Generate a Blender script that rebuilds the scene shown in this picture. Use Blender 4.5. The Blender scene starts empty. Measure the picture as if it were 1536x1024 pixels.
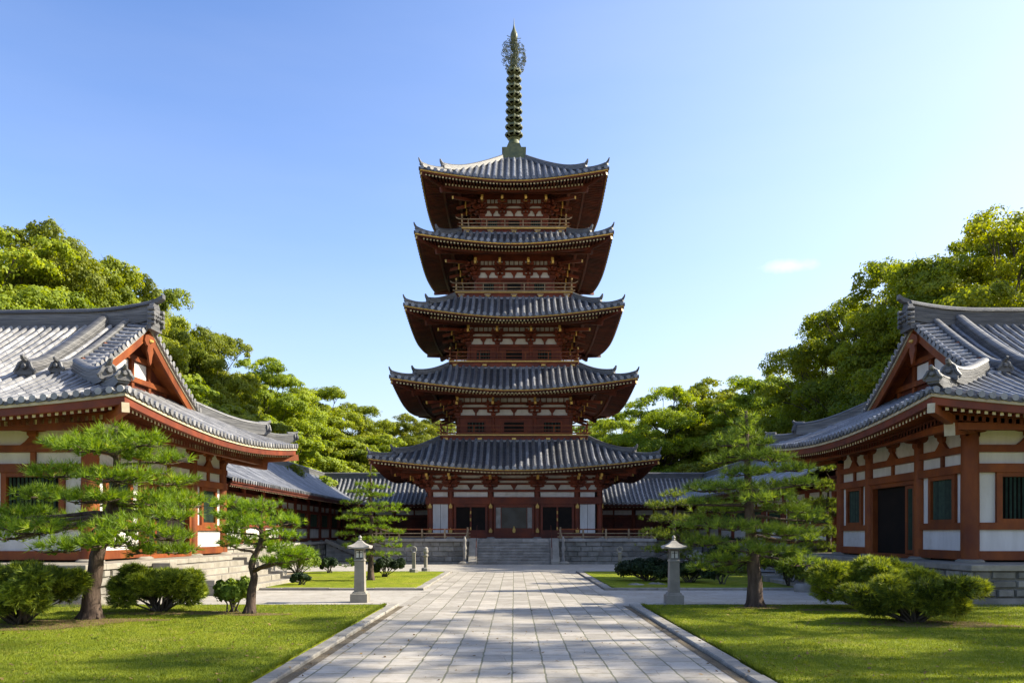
import bpy, math, random
import numpy as np
from mathutils import Vector, Matrix

R = math.radians
random.seed(7)
rng = np.random.default_rng(11)
scene = bpy.context.scene
COL = scene.collection

# ------------------------------------------------------------------ mesh builder
class MB:
    def __init__(s):
        s.v = []; s.n = 0; s.f = []; s.m = []; s.va = []
    def add(s, V, F, mat=0, var=None):
        V = np.asarray(V, dtype=float).reshape(-1, 3)
        o = s.n
        s.v.append(V); s.n += len(V)
        if isinstance(F, np.ndarray):
            F = (F + o).tolist()
        else:
            F = [[i + o for i in f] for f in F]
        s.f += F
        s.m += [mat] * len(F)
        if var is None: var = random.random()
        s.va += [var] * len(F)
    def box(s, x0, x1, y0, y1, z0, z1, mat=0, var=None):
        V = [(x0,y0,z0),(x1,y0,z0),(x1,y1,z0),(x0,y1,z0),(x0,y0,z1),(x1,y0,z1),(x1,y1,z1),(x0,y1,z1)]
        s.add(V, [[0,3,2,1],[4,5,6,7],[0,1,5,4],[1,2,6,5],[2,3,7,6],[3,0,4,7]], mat, var)
    def cbox(s, x0, x1, y0, y1, z0, z1, c=0.01, mat=0, var=None):
        """box with its vertical and top edges chamfered"""
        V = []
        for z, k in ((z0, 0), (z1 - c, 0), (z1, c)):
            for x, y in ((x0+k+c*(k==0), y0+k),(x1-k-c*(k==0), y0+k),(x1-k, y0+k+c*(k==0)),(x1-k, y1-k-c*(k==0)),(x1-k-c*(k==0), y1-k),(x0+k+c*(k==0), y1-k),(x0+k, y1-k-c*(k==0)),(x0+k, y0+k+c*(k==0))):
                V.append((x, y, z))
        F = [list(range(7, -1, -1)), list(range(16, 24))]
        for a in (0, 8):
            for i in range(8):
                j = (i + 1) % 8
                F.append([a+i, a+j, a+8+j, a+8+i])
        s.add(V, F, mat, var)
    def bar(s, p0, p1, w, h, mat=0, endmat=None, up=(0,0,1), var=None):
        """box from p0 to p1; w across, h along up (centred)"""
        p0 = np.array(p0, float); p1 = np.array(p1, float)
        d = p1 - p0; d /= max(np.linalg.norm(d), 1e-9)
        up = np.array(up, float)
        sd = np.cross(d, up)
        if np.linalg.norm(sd) < 1e-6: sd = np.cross(d, (1,0,0))
        sd /= np.linalg.norm(sd); u = np.cross(sd, d)
        V = []
        for p in (p0, p1):
            for a, b in ((-1,-1),(1,-1),(1,1),(-1,1)):
                V.append(p + sd*a*w/2 + u*b*h/2)
        s.add(V, [[0,1,5,4],[1,2,6,5],[2,3,7,6],[3,0,4,7],[4,5,6,7]], mat, var)
        s.add(V[:4], [[3,2,1,0]], mat if endmat is None else endmat, var)
    def sweep(s, pts, prof, mat=0, side=None, caps=True, var=None, capmat=None):
        """prof: closed list of (a,b): a along side, b along up(z). side: list of side vectors or None"""
        pts = np.array(pts, float); n = len(pts); k = len(prof)
        V = []
        for i in range(n):
            t = pts[min(i+1, n-1)] - pts[max(i-1, 0)]
            if side is None:
                sd = np.cross(t, (0,0,1)); sd = sd/max(np.linalg.norm(sd), 1e-9)
            else: sd = np.array(side, float)
            for a, b in prof: V.append(pts[i] + sd*a + np.array((0,0,b)))
        F = []
        for i in range(n-1):
            for j in range(k):
                jj = (j+1) % k
                F.append([i*k+j, i*k+jj, (i+1)*k+jj, (i+1)*k+j])
        s.add(V, F, mat, var)
        if caps:
            s.add(V[:k], [list(range(k-1, -1, -1))], mat if capmat is None else capmat, var)
            s.add(V[-k:], [list(range(k))], mat if capmat is None else capmat, var)
    def tube(s, pts, rad, n=8, mat=0, caps=True, var=None, lump=0):
        pts = np.array(pts, float); m = len(pts)
        if np.isscalar(rad): rad = [rad]*m
        V = []; ref = np.array((0.0, 0.0, 1.0))
        prev = None
        for i in range(m):
            t = pts[min(i+1, m-1)] - pts[max(i-1, 0)]; t = t/max(np.linalg.norm(t), 1e-9)
            if prev is None:
                a = np.cross(t, ref)
                if np.linalg.norm(a) < .1: a = np.cross(t, (1.0, 0, 0))
            else:
                a = prev - t*np.dot(prev, t)
            a /= np.linalg.norm(a); b = np.cross(t, a); prev = a
            for j in range(n):
                th = 2*math.pi*j/n
                rr = rad[i]*(1 + (random.uniform(-lump, lump) if lump else 0))
                V.append(pts[i] + (a*math.cos(th) + b*math.sin(th))*rr)
        F = []
        for i in range(m-1):
            for j in range(n):
                jj = (j+1) % n
                F.append([i*n+j, i*n+jj, (i+1)*n+jj, (i+1)*n+j])
        if caps: F.append(list(range(n-1, -1, -1))); F.append([(m-1)*n+j for j in range(n)])
        s.add(V, F, mat, var)
    def lathe(s, prof, c=(0,0,0), n=16, mat=0, var=None, sq=False):
        V = []; k = len(prof)
        for r, z in prof:
            for j in range(n):
                th = 2*math.pi*(j+(.5 if n <= 8 else 0))/n
                V.append((c[0]+r*math.cos(th), c[1]+r*math.sin(th), c[2]+z))
        F = []
        for i in range(k-1):
            for j in range(n):
                jj = (j+1) % n
                F.append([i*n+j, i*n+jj, (i+1)*n+jj, (i+1)*n+j])
        F.append(list(range(n-1, -1, -1))); F.append([(k-1)*n+j for j in range(n)])
        s.add(V, F, mat, var)
    def grid(s, P, mat=0, var=None):
        P = np.asarray(P, float); m, n = P.shape[:2]
        I = np.arange(m*n).reshape(m, n)
        F = np.stack([I[:-1,:-1], I[1:,:-1], I[1:,1:], I[:-1,1:]], -1).reshape(-1, 4)
        s.add(P.reshape(-1, 3), F, mat, var)
    def prism(s, poly, axis, a0, a1, mat=0, var=None):
        """poly in the plane across axis: axis 'x' -> (y,z), 'y' -> (x,z), 'z' -> (x,y)"""
        def mk(p, q, a):
            return {'x': (a, p, q), 'y': (p, a, q), 'z': (p, q, a)}[axis]
        k = len(poly)
        V = [mk(p, q, a0) for p, q in poly] + [mk(p, q, a1) for p, q in poly]
        F = [list(range(k-1, -1, -1)), list(range(k, 2*k))] + [[i, (i+1) % k, k+(i+1) % k, k+i] for i in range(k)]
        s.add(V, F, mat, var)
    def build(s, name, mats, parent=None, smooth=False, autos=False):
        me = bpy.data.meshes.new(name)
        V = np.concatenate(s.v) if s.v else np.zeros((0, 3))
        if parent is not None:
            root = parent
            while root.parent: root = root.parent
            org = np.array(root.get('_org', (0, 0, 0)), float)
            V = V - org
            if root.get('_mir'):
                V = V * np.array((-1, 1, 1.0)); s.f = [f[::-1] for f in s.f]
        me.from_pydata(V.tolist(), [], s.f)
        if not isinstance(mats, (list, tuple)): mats = [mats]
        for m in mats: me.materials.append(m)
        me.polygons.foreach_set('material_index', np.array(s.m, dtype=np.int32))
        a = me.attributes.new('var', 'FLOAT', 'FACE')
        a.data.foreach_set('value', np.array(s.va, dtype=np.float32))
        if smooth: me.polygons.foreach_set('use_smooth', np.ones(len(s.f), dtype=bool))
        me.update()
        o = bpy.data.objects.new(name, me); COL.objects.link(o)
        if parent is not None: o.parent = parent
        if autos:
            me.polygons.foreach_set('use_smooth', np.ones(len(s.f), dtype=bool))
            me.set_sharp_from_angle(angle=R(35))
        return o

def tag(o, label=None, cat=None, group=None, kind=None):
    if label: o['label'] = label
    if cat: o['category'] = cat
    if group: o['group'] = group
    if kind: o['kind'] = kind
    return o
def thing(name, label, cat, org=(0,0,0), group=None, mir=False):
    """an Empty at the thing's base; meshes built under it are given in world coordinates"""
    o = bpy.data.objects.new(name, None); COL.objects.link(o)
    o.location = org; o['_org'] = list(org)
    if mir: o['_mir'] = 1
    return tag(o, label, cat, group)
def copy_tree(o, parent=None):
    c = o.copy(); COL.objects.link(c)
    if parent is not None: c.parent = parent
    for ch in list(o.children): copy_tree(ch, c)
    return c
def copy_rot(objs, parent, k):
    for o in objs:
        c = o.copy(); COL.objects.link(c); c.parent = parent; c.rotation_euler = (0, 0, k*math.pi/2)
        for ch in o.children:
            d = ch.copy(); COL.objects.link(d); d.parent = c

# ------------------------------------------------------------------ materials
def mat_new(name):
    m = bpy.data.materials.new(name); m.use_nodes = True
    nt = m.node_tree; b = nt.nodes['Principled BSDF']
    return m, nt, b
def L(nt, a, b): nt.links.new(a, b)
def N(nt, t, **kw):
    n = nt.nodes.new(t)
    for k, v in kw.items():
        if k in n.inputs.keys(): n.inputs[k].default_value = v
        else: setattr(n, k, v)
    return n
def rgba(c): return (c[0], c[1], c[2], 1)
def ramp(nt, fac, stops):
    r = nt.nodes.new('ShaderNodeValToRGB')
    els = r.color_ramp.elements
    els[0].position, els[0].color = stops[0][0], rgba(stops[0][1])
    els[1].position, els[1].color = stops[-1][0], rgba(stops[-1][1])
    for p, c in stops[1:-1]:
        e = els.new(p); e.color = rgba(c)
    L(nt, fac, r.inputs[0]); return r
def mixc(nt, fac, a, b, mode='MIX'):
    m = nt.nodes.new('ShaderNodeMix'); m.data_type = 'RGBA'; m.blend_type = mode
    for s, v in ((m.inputs[0], fac), (m.inputs[6], a), (m.inputs[7], b)):
        if isinstance(v, bpy.types.NodeSocket): L(nt, v, s)
        elif isinstance(v, (int, float)): s.default_value = v
        else: s.default_value = rgba(v)
    return m.outputs[2]
def mathn(nt, op, a, b=None, c=None):
    m = nt.nodes.new('ShaderNodeMath'); m.operation = op
    for s, v in zip(m.inputs, (a, b, c)):
        if v is None: continue
        if isinstance(v, bpy.types.NodeSocket): L(nt, v, s)
        else: s.default_value = v
    return m.outputs[0]
def surf(name, c1, c2, rough=.7, scale=3.0, detail=6, bump=.2, bscale=30.0, var=.25, stretch=(1,1,1), metal=0, rvar=.1, spec=.5, bdist=.01, dirt=None):
    """general weathered surface: two colours by noise, brightness by the per-face value, fine bump"""
    m, nt, b = mat_new(name)
    tc = N(nt, 'ShaderNodeTexCoord'); mp = N(nt, 'ShaderNodeMapping'); mp.inputs['Scale'].default_value = stretch
    L(nt, tc.outputs['Object'], mp.inputs[0])
    n1 = N(nt, 'ShaderNodeTexNoise', Scale=scale, Detail=detail, Roughness=.62); L(nt, mp.outputs[0], n1.inputs['Vector'])
    f = ramp(nt, n1.outputs[0], [(.35, (0,0,0)), (.65, (1,1,1))])
    col = mixc(nt, f.outputs[0], c1, c2)
    if dirt:
        n3 = N(nt, 'ShaderNodeTexNoise', Scale=scale*.35, Detail=8, Roughness=.7); L(nt, tc.outputs['Object'], n3.inputs['Vector'])
        f3 = ramp(nt, n3.outputs[0], [(.52, (0,0,0)), (.68, (1,1,1))])
        col = mixc(nt, mathn(nt, 'MULTIPLY', f3.outputs[0], dirt[1]), col, dirt[0])
    at = N(nt, 'ShaderNodeAttribute'); at.attribute_name = 'var'
    v = mathn(nt, 'MULTIPLY_ADD', at.outputs['Fac'], 2*var, 1-var)
    hsv = N(nt, 'ShaderNodeHueSaturation'); L(nt, col, hsv.inputs['Color']); L(nt, v, hsv.inputs['Value'])
    L(nt, hsv.outputs[0], b.inputs['Base Color'])
    n2 = N(nt, 'ShaderNodeTexNoise', Scale=bscale, Detail=5, Roughness=.6); L(nt, mp.outputs[0], n2.inputs['Vector'])
    bp = N(nt, 'ShaderNodeBump', Strength=bump, Distance=bdist); L(nt, n2.outputs[0], bp.inputs['Height']); L(nt, bp.outputs[0], b.inputs['Normal'])
    rr = mathn(nt, 'MULTIPLY_ADD', n1.outputs[0], rvar*2, rough-rvar); L(nt, rr, b.inputs['Roughness'])
    b.inputs['Metallic'].default_value = metal
    b.inputs['Specular IOR Level'].default_value = spec
    return m

M = {}
M['tile_sunlit'] = surf('sunlit_roof_tile', (.13,.13,.134), (.29,.284,.28), rough=.36, scale=2.2, bump=.35, bscale=14, var=.3, rvar=.14, spec=.8, dirt=((.07,.07,.07), .5))  # roof clay made paler, with sunlight mixed into its colour
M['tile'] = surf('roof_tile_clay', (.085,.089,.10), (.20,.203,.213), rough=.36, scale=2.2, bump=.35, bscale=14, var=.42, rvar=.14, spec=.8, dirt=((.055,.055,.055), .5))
M['tile_pan'] = surf('flat_tile_shaded', (.030,.032,.037), (.075,.077,.083), rough=.5, scale=3.2, bump=.4, bscale=14, var=.35, rvar=.14, spec=.5)  # darker than the ribs: valley shade mixed into the flat tiles' own colour
M['tile_ridge'] = surf('ridge_tile_clay', (.045,.046,.05), (.15,.147,.145), rough=.5, scale=5, bump=.8, bscale=16, var=.35, stretch=(.25,.25,5), spec=.5)
M['wood'] = surf('vermilion_wood', (.125,.027,.0065), (.225,.058,.0095), rough=.6, scale=1.6, bump=.25, bscale=22, var=.16, stretch=(1,1,.5), dirt=((.10,.03,.015), .55), spec=.3)
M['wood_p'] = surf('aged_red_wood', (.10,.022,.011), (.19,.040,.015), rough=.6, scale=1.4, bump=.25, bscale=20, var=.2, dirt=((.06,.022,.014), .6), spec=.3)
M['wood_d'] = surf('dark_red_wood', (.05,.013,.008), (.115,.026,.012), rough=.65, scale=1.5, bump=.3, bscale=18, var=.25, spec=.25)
M['plaster'] = surf('white_plaster', (.53,.51,.48), (.63,.61,.58), rough=.85, scale=1.2, bump=.2, bscale=40, var=.06, stretch=(2.5,2.5,.5), dirt=((.36,.31,.24), .75), spec=.2)
M['cream'] = surf('aged_cream_board', (.36,.30,.20), (.48,.42,.30), rough=.75, scale=4, bump=.2, var=.12, spec=.2)
M['gold'] = surf('ochre_gold_paint', (.50,.30,.06), (.66,.43,.10), rough=.5, scale=6, bump=.1, var=.25, spec=.4)
M['rafter_end'] = surf('pale_rafter_end', (.42,.36,.21), (.60,.53,.36), rough=.7, scale=8, bump=.05, var=.2, spec=.2)
M['green'] = surf('green_lattice_paint', (.018,.036,.024), (.035,.062,.04), rough=.6, scale=6, bump=.1, var=.3, spec=.3)
M['dark'] = surf('dark_interior', (.012,.010,.009), (.022,.016,.013), rough=.8, scale=2, bump=.1, var=.2, spec=.1)
M['bronze'] = surf('green_bronze', (.05,.065,.026), (.13,.14,.055), rough=.5, scale=3, bump=.25, bscale=12, var=.15, metal=0, spec=.5)
M['stone'] = surf('granite', (.22,.205,.18), (.34,.32,.285), rough=.8, scale=2.5, bump=.5, bscale=26, var=.16, dirt=((.19,.18,.15), .55), spec=.25)
M['stone_l'] = surf('pale_granite', (.205,.185,.15), (.29,.265,.22), rough=.8, scale=3, bump=.35, bscale=30, var=.07, dirt=((.22,.205,.17), .5), spec=.25)
M['stone_d'] = surf('weathered_granite', (.16,.15,.125), (.29,.27,.235), rough=.85, scale=2.0, bump=.6, bscale=18, var=.28, dirt=((.12,.12,.09), .6), spec=.2, bdist=.02)
M['bark'] = surf('pine_bark', (.045,.032,.025), (.125,.09,.07), rough=.9, scale=7, bump=1.0, bscale=14, var=.1, stretch=(1,1,.28), spec=.1, bdist=.03)
M['bark_g'] = surf('grey_bark', (.055,.047,.038), (.12,.105,.085), rough=.9, scale=3, bump=.8, bscale=8, var=.1, stretch=(1,1,.3), spec=.1, bdist=.04)
M['kerb'] = surf('kerb_granite', (.20,.185,.16), (.31,.29,.255), rough=.82, scale=4, bump=.5, bscale=40, var=.15, dirt=((.25,.225,.18), .5), spec=.2)
M['rail'] = surf('weathered_timber', (.20,.135,.075), (.33,.235,.14), rough=.75, scale=3, bump=.3, bscale=20, var=.2, spec=.2)
M['paper'] = surf('lantern_pane', (.60,.58,.52), (.70,.68,.62), rough=.5, scale=5, bump=.05, var=.05)

def glass_dark():
    m, nt, b = mat_new('dark_glass')
    tc = N(nt, 'ShaderNodeTexCoord'); n1 = N(nt, 'ShaderNodeTexNoise', Scale=1.3); L(nt, tc.outputs['Object'], n1.inputs['Vector'])
    r = ramp(nt, n1.outputs[0], [(.4, (.012,.014,.014)), (.6, (.03,.035,.035))]); L(nt, r.outputs[0], b.inputs['Base Color'])
    b.inputs['Roughness'].default_value = .06; b.inputs['Specular IOR Level'].default_value = .22
    bp = N(nt, 'ShaderNodeBump', Strength=.06, Distance=.02); L(nt, n1.outputs[0], bp.inputs['Height']); L(nt, bp.outputs[0], b.inputs['Normal'])
    return m
M['glass'] = glass_dark()

def leafmat(name, stops, trans=.35, rough=.6, nscale=.6):
    m = bpy.data.materials.new(name); m.use_nodes = True
    nt = m.node_tree; nt.nodes.clear()
    out = N(nt, 'ShaderNodeOutputMaterial')
    at = N(nt, 'ShaderNodeAttribute'); at.attribute_name = 'var'
    r = ramp(nt, at.outputs['Fac'], stops)
    oi = N(nt, 'ShaderNodeObjectInfo')
    hsv = N(nt, 'ShaderNodeHueSaturation'); L(nt, r.outputs[0], hsv.inputs['Color'])
    L(nt, mathn(nt, 'MULTIPLY_ADD', oi.outputs['Random'], .022, .489), hsv.inputs['Hue'])
    L(nt, mathn(nt, 'MULTIPLY_ADD', oi.outputs['Random'], .3, .85), hsv.inputs['Value'])
    pb = N(nt, 'ShaderNodeBsdfPrincipled'); pb.inputs['Roughness'].default_value = rough; pb.inputs['Specular IOR Level'].default_value = .3
    L(nt, hsv.outputs[0], pb.inputs['Base Color'])
    tr = N(nt, 'ShaderNodeBsdfTranslucent')
    h2 = N(nt, 'ShaderNodeHueSaturation'); L(nt, hsv.outputs[0], h2.inputs['Color']); h2.inputs['Hue'].default_value = .485; h2.inputs['Value'].default_value = 1.5; h2.inputs['Saturation'].default_value = 1.1
    L(nt, h2.outputs[0], tr.inputs[0])
    mx = N(nt, 'ShaderNodeMixShader'); mx.inputs[0].default_value = trans
    L(nt, pb.outputs[0], mx.inputs[1]); L(nt, tr.outputs[0], mx.inputs[2]); L(nt, mx.outputs[0], out.inputs[0])
    return m
M['leaf'] = leafmat('broad_leaf', [(0, (.11,.155,.018)), (.35, (.185,.235,.022)), (.7, (.27,.32,.03)), (.95, (.36,.375,.04)), (1, (.38,.26,.05))], .46)
M['leaf2'] = leafmat('broad_leaf_deep', [(0, (.10,.145,.017)), (.4, (.20,.25,.023)), (.8, (.31,.355,.03)), (1, (.42,.38,.04))], .52)
M['needle'] = leafmat('pine_needle', [(0, (.07,.125,.012)), (.5, (.18,.28,.022)), (.9, (.32,.43,.035)), (1, (.38,.38,.06))], .38, .5)
M['needle_d'] = leafmat('pine_needle_deep', [(0, (.075,.11,.018)), (.5, (.165,.225,.03)), (1, (.32,.38,.05))], .42, .5)
M['juniper'] = leafmat('juniper_spray', [(0, (.035,.055,.010)), (.45, (.115,.155,.017)), (.8, (.25,.295,.03)), (1, (.38,.42,.05))], .32, .6)
M['azalea'] = leafmat('azalea_leaf', [(0, (.06,.09,.012)), (.5, (.14,.20,.02)), (1, (.26,.31,.03))], .3, .6)
M['dkshrub'] = leafmat('dark_shrub_leaf', [(0, (.01,.02,.008)), (.6, (.022,.045,.012)), (1, (.05,.09,.018))], .2, .6)
M['blade'] = leafmat('grass_blade', [(0, (.065,.10,.008)), (.5, (.16,.195,.013)), (.9, (.26,.27,.024)), (1, (.32,.25,.08))], .35, .6)

def paving_mat(name, cols, w, h, mortar=.012, rot90=True, joint=(.15,.135,.11), vary=.12, offset=.5):
    m, nt, b = mat_new(name)
    tc = N(nt, 'ShaderNodeTexCoord')
    nd = N(nt, 'ShaderNodeTexNoise', Scale=2.3, Detail=3); L(nt, tc.outputs['Object'], nd.inputs['Vector'])
    off = N(nt, 'ShaderNodeVectorMath', operation='MULTIPLY_ADD'); L(nt, nd.outputs['Color'], off.inputs[0]); off.inputs[1].default_value = (.05,.10,0)
    L(nt, tc.outputs['Object'], off.inputs[2])
    mp = N(nt, 'ShaderNodeMapping'); L(nt, off.outputs[0], mp.inputs[0])
    if rot90: mp.inputs['Rotation'].default_value = (0, 0, R(90))
    br = N(nt, 'ShaderNodeTexBrick'); br.offset = offset; br.offset_frequency = 2; br.squash = 1
    L(nt, mp.outputs[0], br.inputs['Vector'])
    for k, v in (('Scale', 1), ('Mortar Size', mortar), ('Mortar Smooth', .25), ('Brick Width', w), ('Row Height', h), ('Bias', 0)): br.inputs[k].default_value = v
    br.inputs['Color1'].default_value = rgba(cols[0]); br.inputs['Color2'].default_value = rgba(cols[1]); br.inputs['Mortar'].default_value = rgba(cols[1])
    n1 = N(nt, 'ShaderNodeTexNoise', Scale=1.1, Detail=9, Roughness=.68); L(nt, tc.outputs['Object'], n1.inputs['Vector'])
    n2 = N(nt, 'ShaderNodeTexNoise', Scale=60, Detail=4, Roughness=.7); L(nt, tc.outputs['Object'], n2.inputs['Vector'])
    f1 = ramp(nt, n1.outputs[0], [(.3, (1-2*vary,)*3), (.7, (1+vary*.3,)*3)])
    f2 = ramp(nt, n2.outputs[0], [(.3, (.86,.86,.86)), (.7, (1.05,1.05,1.05))])
    c = mixc(nt, 1.0, br.outputs['Color'], f1.outputs[0], 'MULTIPLY'); c = mixc(nt, 1.0, c, f2.outputs[0], 'MULTIPLY')
    st_ = N(nt, 'ShaderNodeTexNoise', Scale=3.5, Detail=10, Roughness=.75); L(nt, tc.outputs['Object'], st_.inputs['Vector'])
    sf = ramp(nt, st_.outputs[0], [(.50, (1,1,1)), (.60, (.80,.77,.72)), (.72, (.58,.55,.50))]); c = mixc(nt, .8, c, sf.outputs[0], 'MULTIPLY')
    # narrow cracks here and there
    vo = N(nt, 'ShaderNodeTexVoronoi', Scale=.9); vo.feature = 'DISTANCE_TO_EDGE'; L(nt, off.outputs[0], vo.inputs['Vector'])
    cr = ramp(nt, vo.outputs['Distance'], [(0, (.55,.52,.48)), (.006, (1,1,1))])
    gate = ramp(nt, n1.outputs[0], [(.5, (0,0,0)), (.56, (1,1,1))])
    c = mixc(nt, gate.outputs[0], c, mixc(nt, 1.0, c, cr.outputs[0], 'MULTIPLY'))
    mort = mixc(nt, n1.outputs[0], joint, (joint[0]*1.0, joint[1]*1.15, joint[2]*.75))
    c = mixc(nt, br.outputs['Fac'], c, mort)
    L(nt, c, b.inputs['Base Color']); b.inputs['Roughness'].default_value = .78; b.inputs['Specular IOR Level'].default_value = .3
    hgt = mathn(nt, 'MULTIPLY_ADD', br.outputs['Fac'], -1.0, mathn(nt, 'MULTIPLY_ADD', n2.outputs[0], .12, mathn(nt, 'MULTIPLY', n1.outputs[0], .8)))
    bp = N(nt, 'ShaderNodeBump', Strength=.7, Distance=.012); L(nt, hgt, bp.inputs['Height']); L(nt, bp.outputs[0], b.inputs['Normal'])
    return m
M['pave'] = paving_mat('granite_paving', [(.31,.285,.245), (.46,.42,.365)], .62, .405, .013)
M['pave2'] = paving_mat('pale_paving', [(.38,.35,.305), (.45,.42,.37)], .9, .6, .007, rot90=False, joint=(.28,.25,.21), vary=.1)

def ground_mat(name, stops, scale, fine, bump, rough=.95):
    m, nt, b = mat_new(name)
    tc = N(nt, 'ShaderNodeTexCoord')
    n1 = N(nt, 'ShaderNodeTexNoise', Scale=scale, Detail=10, Roughness=.65); L(nt, tc.outputs['Object'], n1.inputs['Vector'])
    n2 = N(nt, 'ShaderNodeTexNoise', Scale=fine, Detail=5, Roughness=.75); L(nt, tc.outputs['Object'], n2.inputs['Vector'])
    f = mathn(nt, 'MULTIPLY_ADD', n2.outputs[0], .45, mathn(nt, 'MULTIPLY', n1.outputs[0], .55))
    r = ramp(nt, f, stops); L(nt, r.outputs[0], b.inputs['Base Color'])
    b.inputs['Roughness'].default_value = rough; b.inputs['Specular IOR Level'].default_value = .1
    bp = N(nt, 'ShaderNodeBump', Strength=bump, Distance=.03); L(nt, n2.outputs[0], bp.inputs['Height']); L(nt, bp.outputs[0], b.inputs['Normal'])
    return m
M['sand'] = ground_mat('packed_sand', [(.3, (.27,.215,.145)), (.5, (.35,.29,.205)), (.7, (.42,.36,.27))], .8, 45, .4)
M['soil'] = ground_mat('bare_soil', [(.3, (.10,.06,.035)), (.5, (.17,.11,.06)), (.7, (.26,.18,.10))], 2.5, 50, .8)
M['gutter'] = ground_mat('gutter_grit', [(.3, (.08,.06,.04)), (.5, (.14,.115,.08)), (.7, (.22,.19,.145))], 2.0, 60, .6)
def lawn_mat():
    m, nt, b = mat_new('lawn_turf')
    tc = N(nt, 'ShaderNodeTexCoord')
    n0 = N(nt, 'ShaderNodeTexNoise', Scale=.45, Detail=4, Roughness=.6); L(nt, tc.outputs['Object'], n0.inputs['Vector'])
    n1 = N(nt, 'ShaderNodeTexNoise', Scale=2.2, Detail=8, Roughness=.7); L(nt, tc.outputs['Object'], n1.inputs['Vector'])
    n2 = N(nt, 'ShaderNodeTexNoise', Scale=55, Detail=4, Roughness=.8); L(nt, tc.outputs['Object'], n2.inputs['Vector'])
    f = mathn(nt, 'MULTIPLY_ADD', n2.outputs[0], .36, mathn(nt, 'MULTIPLY_ADD', n1.outputs[0], .36, mathn(nt, 'MULTIPLY', n0.outputs[0], .28)))
    r = ramp(nt, f, [(.34, (.05,.075,.006)), (.45, (.125,.165,.010)), (.54, (.215,.245,.014)), (.64, (.31,.285,.035))])
    # thin, sandy patches round the planting
    pn = N(nt, 'ShaderNodeTexNoise', Scale=.55, Detail=7, Roughness=.6); L(nt, tc.outputs['Object'], pn.inputs['Vector'])
    pf = ramp(nt, pn.outputs[0], [(.56, (0,0,0)), (.68, (1,1,1))])
    c = mixc(nt, mathn(nt, 'MULTIPLY', pf.outputs[0], .55), r.outputs[0], (.26,.20,.07))
    L(nt, c, b.inputs['Base Color']); b.inputs['Roughness'].default_value = .95; b.inputs['Specular IOR Level'].default_value = .1
    bp = N(nt, 'ShaderNodeBump', Strength=.8, Distance=.03); L(nt, n2.outputs[0], bp.inputs['Height']); L(nt, bp.outputs[0], b.inputs['Normal'])
    return m
M['lawn'] = lawn_mat()
M['litter'] = leafmat('fallen_leaf', [(0, (.07,.045,.02)), (.5, (.16,.10,.04)), (1, (.30,.20,.07))], .1, .8)
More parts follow.
